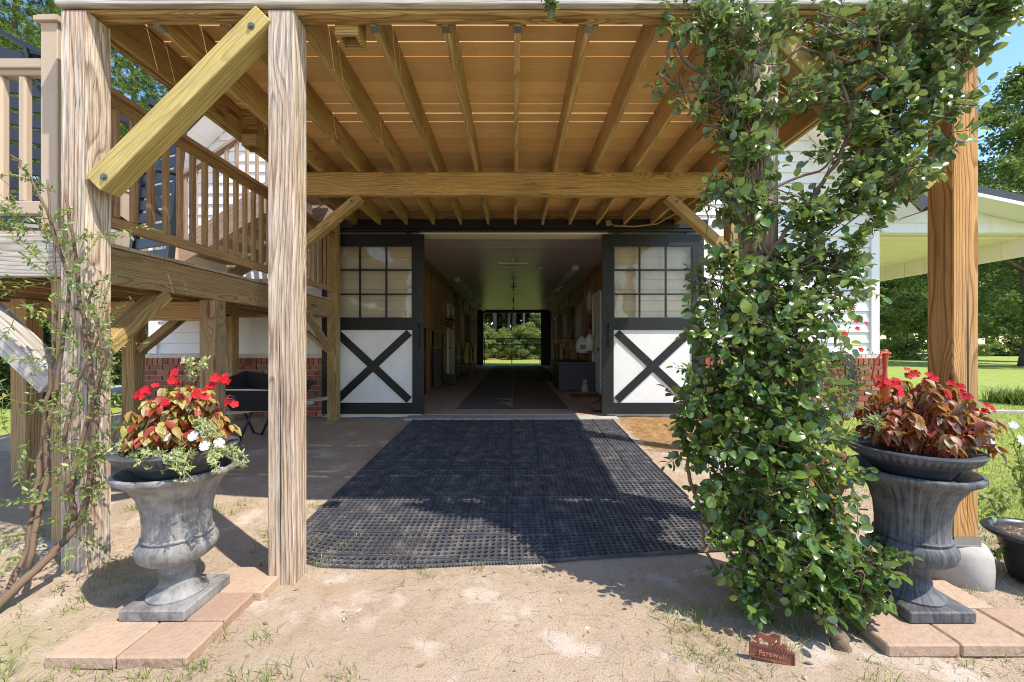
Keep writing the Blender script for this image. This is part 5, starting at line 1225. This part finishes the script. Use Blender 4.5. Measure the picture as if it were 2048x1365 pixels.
c = np.array([1.86, 2.5, .55]); ll = [(c+unit()*np.array([.13,.13,.10]), unit(), np.array([0,-.3,1])+unit()*.5, npr.uniform(.05,.08)) for _ in range(170)]
t = empty('small_impatiens', (1.86, 2.5, .48), 'small dark red impatiens with a magenta flower behind the right urn', 'potted plant')
leaves(ll, tI, 'foliage', M['bronleaf'], t, 60)
flower(at(1748,985,2.35), (-.2,-1,.3), .028, 'flower', leafmat('magenta_petal', [(0, (.5,.01,.15)), (1, (.7,.03,.3))], .5, .3), t)
# low creeper with lime leaves by the right pot
t = empty('lime_creeper', (2.6, 2.4, .05), 'lime green creeper trailing on the ground around the right footing', 'creeper'); ll = []; q = MB()
for (a, b) in (((2010,1010),(1960,1000)),((1980,1120),(1900,1090)),((2040,1080),(1990,1105)),((2020,1000),(1975,1030)),((2048,970),(1990,985))):
    Y_ = 2.35; A, B = np.array(at(*a, Y_)), np.array(at(*b, Y_-.1)); pts_ = [A+(B-A)*k/7+unit()*.01 for k in range(8)]; q.tube(pts_, .0018, 5, cap=False)
    for p in pts_:
        for _ in range(3): ll.append((p+unit()*.02, unit(), np.array([0,-.5,1])+unit()*.4, npr.uniform(.03,.05)))
leaves(ll, tI, 'foliage', M['brightleaf'], t, 40); q.build('stem', M['jasleaf'], t, fix=False)

# ------------------------------------------------------------------ horse sign in the sand
sg = empty('horse_sign', (1.05, 1.655, .02), 'rusty cast iron sign with a mare and foal stuck in the sand', 'sign')
A, B = Vector((.965, 1.672, .030)), Vector((1.125, 1.632, .012)); ux = (B-A).normalized(); uz = Vector((0,0,1)); uy = uz.cross(ux).normalized()   # uy points away from the camera
def SP(x, z, d): return tuple(A+ux*x+uz*z-uy*d)
def relief(name, poly, d0, d1): q = MB(); q.prism(poly, lambda x, z: SP(x, z, d1), lambda x, z: SP(x, z, d0)); return q.build(name, M['rust'], sg)
Wd = (B-A).length; Hh = .052
plate = relief('plate', [(0,-.01),(Wd,-.01),(Wd,Hh),(0,Hh)], -.004, 0)
for pl_ in ([(0,Hh-.006),(Wd,Hh-.006),(Wd,Hh+.001),(0,Hh+.001)], [(0,-.004),(Wd,-.004),(Wd,.002),(0,.002)], [(0,.002),(.005,.002),(.005,Hh-.006),(0,Hh-.006)], [(Wd-.005,.002),(Wd,.002),(Wd,Hh-.006),(Wd-.005,Hh-.006)]): relief('border', pl_, 0, .0035)
mare = [(.030,.060),(.034,.062),(.036,.078),(.034,.088),(.040,.094),(.050,.085),(.056,.078),(.062,.082),(.070,.080),(.076,.062),(.080,.052),(.086,.052),(.084,.066),(.086,.080),(.090,.086),(.094,.062),(.099,.056),(.103,.056),(.099,.070),(.097,.088),(.099,.098),(.106,.104),(.108,.092),(.110,.080),(.115,.079),(.118,.092),(.119,.110),(.117,.119),(.112,.117),(.108,.121),(.098,.124),(.088,.118),(.080,.110),(.066,.110),(.050,.115),(.038,.116),(.029,.108),(.026,.094),(.022,.086),(.012,.084),(.008,.089),(.010,.078),(.020,.074),(.027,.074)]
sc_ = lambda P_, s, dx, dz: [(x*s+dx, z*s+dz) for x, z in P_]
relief('mare', sc_(mare, .92, .004, -.004), -.003, .004)
relief('foal', [(.92*x, z) for x, z in sc_([(p[0], p[1]-.05) for p in mare], .52, .088, .040)], -.002, .005)
q = MB()
for k in range(26):
    x0_ = .004+k*(Wd-.01)/26; hh = rnd.uniform(.006, .016); q.add([SP(x0_, Hh, .004), SP(x0_+.004, Hh, .004), SP(x0_+rnd.uniform(-.006, .002), Hh+hh, .002)], [(0,1,2)]); q.add([SP(x0_, Hh, -.003), SP(x0_+rnd.uniform(-.006, .002), Hh+hh, .002), SP(x0_+.004, Hh, -.003)], [(0,1,2)])
tag(q.build('cast_grass', M['rust'], sg, fix=False), kind='stuff')
for k in range(7): x0_ = .083+k*.005; relief('mane', [(x0_,.108-.0005*k),(x0_+.003,.108),(x0_-.002+.001,.116),(x0_-.003,.115)], .003, .006)
fc = bpy.data.curves.new('lettering', 'FONT'); fc.body = 'Farewell'; fc.size = .030; fc.extrude = .0018; fc.align_x = 'CENTER'; fc.align_y = 'CENTER'; fc.materials.append(plain('rubbed_rust', (.40,.16,.09), .6))
Mt = Matrix((ux, uz, -uy)).transposed().to_4x4(); Mt.translation = Vector(SP(Wd/2, .023, .0015)); fo = bpy.data.objects.new('tmp_text', fc); COL.objects.link(fo); bpy.context.view_layer.update()
lm_ = bpy.data.meshes.new_from_object(fo); bpy.data.objects.remove(fo); obj('lettering', lm_, None, sg, Mt)
for xx in (.02, Wd-.02): q = MB(); q.bar(SP(xx, -.005, -.002), SP(xx, -.06, -.002), .006, .004); q.build('stake', M['rust'], sg)

# ------------------------------------------------------------------ wheelbarrow, pump, hoses, rose, stone, shrubs
wb = empty('wheelbarrow', (-3.0, 5.0, .14), 'black wheelbarrow parked under the landing against the brick wall', 'wheelbarrow')
wx, wy = -3.06, 5.0
bot = [(-.27,-.2),(.30,-.2),(.30,.2),(-.27,.2)]; mid_ = [(-.42,-.31),(.42,-.31),(.42,.31),(-.42,.31)]; top = [(-.47,-.34),(.47,-.34),(.47,.34),(-.47,.34)]
q = MB(); lv_ = []
for P_, zz in ((bot, (.52,.52,.52,.52)), (mid_, (.79,.76,.76,.79)), (top, (.82,.79,.83,.96))): lv_.append([(wx+x, wy+y, z) for (x, y), z in zip(P_, zz)])
vs_ = lv_[0]+lv_[1]+lv_[2]; inn = [((v[0]-wx)*.95+wx, (v[1]-wy)*.94+wy, v[2]) for v in lv_[2]]+[((v[0]-wx)*.93+wx, (v[1]-wy)*.9+wy, v[2]+.02) for v in lv_[0]]
fs_ = [(0,3,2,1)]+[(i, (i+1)%4, 4+(i+1)%4, 4+i) for i in range(4)]+[(4+i, 4+(i+1)%4, 8+(i+1)%4, 8+i) for i in range(4)]+[(8+i, 8+(i+1)%4, 12+(i+1)%4, 12+i) for i in range(4)]+[(12+i, 12+(i+1)%4, 16+(i+1)%4, 16+i) for i in range(4)]+[(16,17,18,19)]
q.add(vs_+inn, fs_); q.build('tub', M['plasticblack'], wb)
q = MB(); q.b2(wx-.43, wx+.43, wy-.325, wy-.305, .775, .79); q.build('rim_band', M['steel'], wb)
for dy in (-.19, .19): beam('handle', (wx+.68, wy+dy, .62), (wx-.50, wy+dy*.55, .46), .04, .045, M['greywood'], wb)
for dy in (-.22, .22):
    q = MB(); q.tube([(wx-.42, wy+dy, .48), (wx-.27, wy+dy, .17), (wx-.17, wy+dy, .15), (wx-.02, wy+dy, .50)], .016, 8); q.build('leg', M['dark_metal'], wb, smooth=True)
q = MB(); q.lathe([(.12,-.04),(.19,-.045),(.205,0),(.19,.045),(.12,.04)], (0,0,0), 28); me = q.mesh('wheel', [M['plasticblack']], smooth=True, fix=True); wh = obj('wheel', me, None, wb, Matrix.Translation((wx-.66, wy, .36)) @ Matrix.Rotation(R(90), 4, 'X'))
q = MB(); q.lathe([(.0,-.03),(.12,-.03),(.12,.03),(0,.03)], (0,0,0), 20); obj('rim', q.mesh('rim', [M['steel']], fix=True), None, wh, Matrix.Translation((wx-.66, wy, .36)) @ Matrix.Rotation(R(90), 4, 'X'))
q = MB(); n_ = 28; bx_, bz_ = wx-.25, .685
def tubY(z): return wy-.2-.11*(z-.52)/.26-.004
ring_ = [(bx_+.075*math.cos(2*math.pi*k/n_), bz_+.032*math.sin(2*math.pi*k/n_)) for k in range(n_)]
q.tube([(x, tubY(z), z) for x, z in ring_]+[(ring_[0][0], tubY(ring_[0][1]), ring_[0][1])], .003, 5, cap=False)
q.b2(bx_-.045, bx_+.045, tubY(bz_-.008)-.002, tubY(bz_)+.004, bz_-.012, bz_-.004); q.b2(bx_-.015, bx_+.015, tubY(bz_+.012)-.002, tubY(bz_)+.004, bz_+.008, bz_+.016); q.build('badge', M['steel'], wb)

hp = empty('hand_pump', (4.28, 4.7, .1), 'old red cast iron hand water pump on a stand behind the right urn', 'water pump')
cx, cy = 4.28, 4.7
q = MB(); q.lathe([(0,.50),(.06,.50),(.062,.53),(.038,.56),(.036,.66),(.045,.68),(.047,.82),(.056,.84),(.056,.87),(.034,.88),(.026,.92),(.02,1.02),(.024,1.06),(.03,1.20),(.028,1.24),(0,1.25)], (cx, cy, 0), 20); q.build('body', M['red'], hp, smooth=True)
q = MB(); q.tube([(cx+.05, cy, .80), (cx+.11, cy, .90), (cx+.16, cy, .88), (cx+.18, cy, .80)], [.035, .033, .028, .024], 10); q.build('spout', M['red'], hp, smooth=True)
q = MB(); q.tube([(cx+.03, cy-.03, 1.20), (cx-.06, cy-.03, 1.21), (cx-.14, cy-.03, 1.10), (cx-.17, cy-.03, .95), (cx-.13, cy-.03, .82), (cx-.08, cy-.03, .82)], [.018,.016,.013,.012,.012,.014], 8); q.build('lever', M['red'], hp, smooth=True)
q = MB(); q.lathe([(.018,.74),(.024,.80),(.0,.80)], (cx+.18, cy, 0), 10); q.tube([(cx+.02, cy-.02, .76), (cx+.14, cy-.02, .73), (cx+.26, cy-.02, .76)], .014, 6); q.build('tap', M['dark_metal'], hp)
q = MB(); q.lathe([(.03,.74),(.045,.73),(.04,.66),(.03,.6)], (cx+.16, cy, 0), 12); q.build('cup', M['steel'], hp, smooth=True)
q = MB(); q.lathe([(0,.10),(.19,.10),(.22,.28),(.19,.50),(0,.50)], (cx, cy, 0), 20); q.build('barrel', M['greywood'], hp, smooth=True)
for z_ in (.17, .42): q = MB(); q.lathe([(.205,0),(.213,.0),(.213,.03),(.205,.03)], (cx, cy, z_), 24); q.build('hoop', M['dark_metal'], hp)

hb = empty('hose_bundle', (5.05, 6.2, .2), 'bundle of black garden hoses hanging against the brick pier', 'hose')
q = MB(); q.tube([(4.85, 6.28, 1.17), (5.0, 6.14, 1.19), (5.15, 6.28, 1.17)], .012, 6); q.build('hook', M['dark_metal'], hb)
for k in range(16):
    dx = (k-8)*.010; off = rnd.uniform(-.02, .02)
    pts_ = [(4.84+dx, 6.2, 1.04), (4.95+dx, 6.13, 1.16), (5.04+dx, 6.11, 1.05), (5.06+dx, 6.10-.003*(k % 5), .72), (5.05+dx*1.1, 6.10, .44), (4.98+dx*1.4, 6.06, .29+off*.5), (4.84+dx+off, 6.0, .21)]
    q = MB(); q.tube(wob(pts_, .0015, 5), .0125, 7); q.build('hose_strand', M['hose'] if k != 12 else M['redhose'], hb, smooth=True)
q = MB(); q.tube(wob([(4.85,6.03,.60),(4.98,5.99,.60),(5.10,6.0,.72),(5.13,6.05,.95)], .002, 6), .012, 7); q.build('hose_strand', M['redhose'], hb, smooth=True)

rs = empty('rose_bush', (4.6, 5.6, .15), 'airy shrub with small red flowers in front of the white siding', 'rose'); ll = []; q = MB()
for k in range(18):
    tip = np.array(at(npr.uniform(1610, 1740), npr.uniform(580, 760), 5.6)); base = np.array([4.5, 5.6, .2]); md = (tip+base)/2+unit()*.1; pts_ = [Vector(p) for p in (base, md, tip)]
    ww_ = wob(pts_, .01, 6); q.tube(ww_, [.008*(1-.8*i/len(ww_)) for i in range(len(ww_))], 5, cap=False)
    for p in ww_[4:]:
        for _ in range(4): ll.append((np.array(p)+unit()*.05, unit(), unit()+np.array([0,0,1]), npr.uniform(.035,.06)))
q.build('stems', M['vinebark'], rs, smooth=True, fix=False); leaves(ll, tj, 'foliage', M['jasleaf'], rs, 0)
for (x, y) in ((1704,617),(1706,632),(1712,643),(1715,658),(1732,648),(1640,610),(1700,600),(1648,650),(1722,700),(1690,668)):
    p = at(x, y, 5.5); flower(p, (rnd.uniform(-.5,.5), -1, .4), .035, 'flower', M['redflower'], rs)
q = MB(); q.prism([(-2.62,2.95),(-2.48,2.86),(-2.36,2.92),(-2.38,3.05),(-2.55,3.08)], lambda x, y: (x, y, gz(x, y)-.02), lambda x, y: (x*.985-.037, y*.985+.04, gz(x, y)+.13)); o = q.build('block_stone', M['stone']); tag(o, 'pale grey stone block on the sand behind the left urn', 'stone')

def shrub(c, r, n, mat, label, name='shrub', size=.06, group=None):
    t = empty(name, (c[0], c[1], 0.1), label, 'shrub', group); P_ = npr.normal(0, 1, (n, 3)); P_ /= np.linalg.norm(P_, axis=1)[:, None]
    P_ = P_*(npr.rand(n, 1)**.3)*np.array(r)
    lump = np.array([.78+.3*(noise.noise(Vector(p)*2.6/max(r)+Vector(c))+.4) for p in P_]); P_ = P_*lump[:, None]+np.array(c)
    foliage_np('foliage', P_[P_[:, 2] > .05], size, mat, t)
    q = MB()
    for k in range(9): a = k*.7; q.tube([(c[0]+.05*math.cos(a), c[1]+.05*math.sin(a), .05), (c[0]+r[0]*.6*math.cos(a), c[1]+r[1]*.6*math.sin(a), c[2]+r[2]*.4)], [.02, .006], 5)
    q.build('stems', M['bark'], t); return t
shrub((-8.9, 7.6, .95), (1.25, .9, .95), 14000, M['darkleaf'], 'dark dense evergreen shrub behind the left landing posts', size=.09)
shrub((-6.9, 9.0, .62), (.62, .6, .55), 6000, M['darkleaf'], 'rounded dark shrub beside the barn corner under the landing', size=.07)
shrub((-11.5, 11.5, 1.0), (1.5, 1.0, 1.1), 9000, M['treeleaf'], 'mid green shrub at the far left beyond the driveway', size=.11)
lr_ = empty('liriope_clump', (9.7, 7.5, .17), 'clump of strap leaved border grass beyond the path edging', 'border grass')
pts = [(9.45+npr.normal(0,.16), 7.7+npr.normal(0,.14), .17) for _ in range(700)]; tag(blades('blades', pts, .2, .42, .006, M['treeleaf'], lean=1.6, parent=lr_), kind='stuff')

# ------------------------------------------------------------------ trees
def tree(name, x, y, h, cr, crown_fn, label, trunk_r=.2, group=None, z0=.2, barkm=None, lean=0):
    t = empty(name, (x, y, z0), label, 'tree', group)
    Mx = Matrix.Translation((x, y, z0)); q = MB()
    n = 9; pts_ = [Vector((lean*(k/n)**2+.06*math.sin(k*1.3+x), .05*math.cos(k+y), h*.92*k/n)) for k in range(n+1)]
    q.tube(pts_, [trunk_r*(1.25 if k == 0 else 1)*(1-.85*k/n) for k in range(n+1)], 10)
    for k in range(9):
        f = .35+.6*k/9; a = k*2.4+x; p = pts_[min(n, int(f*n))]; l_ = cr*(1.05-f*.6)
        q.tube([p, p+Vector((math.cos(a), math.sin(a), .45))*l_*.5, p+Vector((math.cos(a), math.sin(a), .6))*l_*.95], [trunk_r*.35*(1.1-f), trunk_r*.2*(1.1-f), .015], 6)
    q.build('trunk', barkm or M['bark'], t, smooth=True, M=Mx); obj('crown', crown_fn, None, t, Mx @ Matrix.Diagonal((cr, cr, h, 1)) @ Matrix.Rotation(npr.uniform(0, 6), 4, 'Z'))
    return t
def crown_mesh(name, mat, n, lo, nclump, size, seed, aspect=.5, shape=1.0):
    r_ = np.random.RandomState(seed); P_ = []
    for _ in range(nclump):
        f = r_.rand(); z = lo+(1-lo)*f; rad = (math.sin(math.pi*min(1, (f*.85+.15)))**shape)*.85
        a = r_.uniform(0, 6.28); rr = rad*math.sqrt(r_.rand()); c = np.array([rr*math.cos(a), rr*math.sin(a), z])
        s = r_.uniform(.12, .26); m = int(n/nclump); d = r_.normal(0, 1, (m, 3)); d /= np.linalg.norm(d, axis=1)[:, None]
        P_.append(c+d*(r_.rand(m, 1)**.5)*np.array([s, s, s*.28]))
    P_ = np.concatenate(P_); o = foliage_np(name, P_, 1.0, mat, None, aspect)
    me = o.data; bpy.data.objects.remove(o); return me, size
# unit crowns: leaf size is baked by scaling leaf vectors, so build at unit scale with anisotropic leaves corrected here
def crown(name, mat, n, lo, nclump, size, seed, h, cr, shape=1.0, aspect=.5, tight=1.0):
    r_ = np.random.RandomState(seed); P_ = []
    for _ in range(nclump):
        f = r_.rand(); z = lo+(1-lo)*f; rad = (math.sin(math.pi*min(1, (f*.85+.15)))**shape)*.85
        a = r_.uniform(0, 6.28); rr = rad*math.sqrt(r_.rand()); c = np.array([rr*math.cos(a)*cr, rr*math.sin(a)*cr, z*h])
        s = r_.uniform(.13, .27)*cr*tight; m = int(n/nclump); d = r_.normal(0, 1, (m, 3)); d /= np.linalg.norm(d, axis=1)[:, None]
        P_.append(c+d*(r_.rand(m, 1)**.5)*np.array([s, s, s*.6]))
    o = foliage_np(name, np.concatenate(P_), size, mat, None, aspect); me = o.data; COL.objects.unlink(o); me.materials.clear(); me.materials.append(mat); return me
def pine_crown(seed, h, cr, lo, ntuft, nl=.24):
    r_ = np.random.RandomState(seed); P_ = []; D_ = []
    for _ in range(ntuft):
        f = r_.rand(); a = r_.uniform(0, 6.28); rad = cr*(1.0-.75*f)*(.25+.75*r_.rand()**.6); b = int(f*14)*1.7+int(a/1.05)
        c = np.array([rad*math.cos(a), rad*math.sin(a), h*(lo+(1-lo)*f)+.12*math.sin(b*3.3)])
        m = 26; d = r_.normal(0, 1, (m, 3)); d[:, 2] += .7; d /= np.linalg.norm(d, axis=1)[:, None]; P_.append(np.repeat(c[None], m, 0)); D_.append(d*nl*r_.uniform(.7, 1.1))
    P_ = np.concatenate(P_); D_ = np.concatenate(D_); n = len(P_); S_ = np.cross(D_, r_.normal(0, 1, (n, 3))); S_ /= np.linalg.norm(S_, axis=1)[:, None]; S_ *= .013
    V = np.stack([P_-S_, P_+S_, P_+D_], 1).reshape(-1, 3); me = bpy.data.meshes.new('pine_crown'); me.vertices.add(3*n); me.vertices.foreach_set('co', V.ravel()); me.loops.add(3*n); me.loops.foreach_set('vertex_index', np.arange(3*n).astype(np.int32)); me.polygons.add(n); me.polygons.foreach_set('loop_start', (np.arange(n)*3).astype(np.int32)); me.update(); me.materials.append(M['needle']); return me
def trunk_mesh(h, r0, cr, seed, lo=.35, nb=10, bm_='bark'):
    r_ = np.random.RandomState(seed); q = MB(); n = 9; pts_ = [Vector((.10*math.sin(k*1.3+seed), .08*math.cos(k+seed), h*.95*k/n)) for k in range(n+1)]
    q.tube(pts_, [r0*(1.25 if k == 0 else 1)*(1-.82*k/n) for k in range(n+1)], 10)
    for k in range(nb):
        f = lo+(.95-lo)*k/nb; a = k*2.4+seed; p = pts_[min(n, int(f*n))]; l_ = cr*(1.05-f*.5)
        q.tube([p, p+Vector((math.cos(a), math.sin(a), .35))*l_*.5, p+Vector((math.cos(a+.2), math.sin(a+.2), .5))*l_*.9], [r0*.35*(1.15-f), r0*.2*(1.15-f), .012], 6)
    return q.mesh('trunk', [M[bm_]], smooth=True)
KIND = {}
for i in range(3):
    hh, cc = ((14, 4.2), (12, 3.6), (15, 4.6))[i]
    KIND['broad%d' % i] = (crown('crown', M['treeleaf'], 22000, .22, 130, .26, 10+i, hh, cc), trunk_mesh(hh, .22, cc, i))
KIND['forest0'] = (crown('crown', M['treeleaf'], 14000, .3, 80, .30, 21, 16, 3.0), trunk_mesh(16, .26, 3.0, 5, .45))
KIND['forest1'] = (crown('crown', M['darkleaf'], 16000, .12, 80, .30, 22, 15, 3.2), trunk_mesh(15, .20, 3.2, 6, .4))
KIND['slender'] = (crown('crown', M['treeleaf'], 5000, .5, 50, .26, 23, 15, 1.8), trunk_mesh(15, .15, 1.8, 7, .5, 5, 'palebark'))
KIND['bush0'] = (crown('crown', M['brightleaf'], 10000, .05, 60, .19, 24, 4.2, 2.3, .6), trunk_mesh(4, .07, 2, 8, .1))
KIND['bush1'] = (crown('crown', M['treeleaf'], 9000, .02, 60, .16, 25, 3.0, 2.0, .5), trunk_mesh(3, .06, 1.8, 9, .1))
KIND['near'] = (crown('crown', M['treeleaf'], 34000, .12, 200, .19, 31, 12.0, 5.0, tight=.62), trunk_mesh(12, .30, 5.0, 10, .2, 16))
KIND['pine0'] = (pine_crown(41, 15, 3.8, .12, 4200), trunk_mesh(15, .22, 3.0, 11, .15, 22))
KIND['pine1'] = (pine_crown(42, 9, 3.0, .10, 2200), trunk_mesh(9, .15, 2.4, 12, .15, 18))
def plant(kind, x, y, label, group, s=1.0, name='tree', z0=.15):
    cm, tm = KIND[kind]; t = empty(name, (x, y, z0), label, 'shrub' if kind.startswith('bush') else 'tree', group)
    Mx = Matrix.Translation((x, y, z0)) @ Matrix.Rotation(npr.uniform(0, 6.28), 4, 'Z') @ Matrix.Scale(s, 4)
    obj('trunk', tm, None, t, Mx); obj('crown', cm, None, t, Mx)
plant('near', 26.6, 21.0, 'large broadleaf tree rising above the lean-to roof at the right edge', None, 1.28)
plant('broad0', 34, 27, 'broadleaf tree at the far right edge of the lawn, behind the largest tree', None, 1.0)
plant('pine0', -16.5, 13.5, 'tall pine at the upper left corner behind the beige railing', None, 1.0, 'pine_tree')
plant('pine0', -12.2, 13.0, 'smaller pine seen between the left corner post and the deck edge', None, .78, 'pine_tree')
plant('pine1', -13.6, 14.5, 'mid sized pine behind the left corner post', None, 1.05, 'pine_tree')
plant('pine0', -20.5, 17.0, 'tall pine farther back at the upper left', None, .95, 'pine_tree')
plant('pine1', -12.6, 19.5, 'distant pine left of the barn roof', None, .8, 'pine_tree')
gl = 'forest trees beyond the lawn'
tr_r = random.Random(11)
tlabel = 'tall tree in the dense woodland edge beyond the lawn'
for i in range(16):
    x = 16+i*3.1+tr_r.uniform(-.8, .8); y = 46+tr_r.uniform(-2, 4)+max(0, (30-x)*-.1); plant(('broad1', 'forest0', 'forest1', 'broad2')[i % 4], x, y+6*(i % 2), tlabel, gl, tr_r.uniform(.85, 1.1))
for i in range(14):
    x = 15+i*3.4+tr_r.uniform(-1, 1); plant(('bush0', 'bush1')[i % 2], x, 44+tr_r.uniform(-1.5, 1), 'leafy undergrowth shrub at the foot of the woodland beyond the lawn', 'woodland undergrowth shrubs', tr_r.uniform(.7, 1.15), 'undergrowth_shrub')
plant('bush0', 29.4, 30.5, 'bright yellow-green young tree between the barn corner and the orange post', None, 1.15, 'young_tree'); plant('broad1', 34.5, 36, 'tree with drooping boughs just beyond the bright young tree', None, .8)
plant('broad2', 30.5, 37, 'dark trunked tree beside the barn corner at the lawn edge', None, .85)
for i in range(34):
    x = -9+i*.55+tr_r.uniform(-.3, .3); y = 35+tr_r.uniform(0, 12); plant(('slender', 'forest0', 'slender', 'forest1')[i % 4], x, y, 'tree trunk and crown in the woods seen through the far end of the aisle', 'woods seen through the aisle', tr_r.uniform(.8, 1.15))
for i in range(40):
    x = -11+(i%20)*1.1+tr_r.uniform(-.4, .4); plant(('bush0', 'bush1', 'bush0')[i % 3], x, 29+(i//20)*3+tr_r.uniform(0, 2.5), 'sunlit undergrowth shrub at the edge of the woods behind the barn', 'undergrowth behind the barn', tr_r.uniform(.42, .7)*(1 if i < 20 else 1.35), 'undergrowth_shrub')
for i in range(12):
    x = -46+i*3.0; plant(('broad0', 'forest1', 'forest0')[i % 3], x, 38+tr_r.uniform(-3, 5), 'tree in the woodland far to the left beyond the driveway', 'woodland to the left', tr_r.uniform(.8, 1.1))

for i in range(26):
    x = -14+i*1.3; plant(('forest1', 'forest0')[i % 2], x, 58+tr_r.uniform(-2, 6), 'dark tree deep in the woods behind the barn', 'deep woods behind the barn', tr_r.uniform(.9, 1.2))
for i in range(24):
    x = 24+i*2.9; plant(('forest1', 'broad2')[i % 2], x, 58+tr_r.uniform(-2, 6), 'dark tree deep in the woods beyond the lawn', 'deep woods beyond the lawn', tr_r.uniform(.9, 1.15))
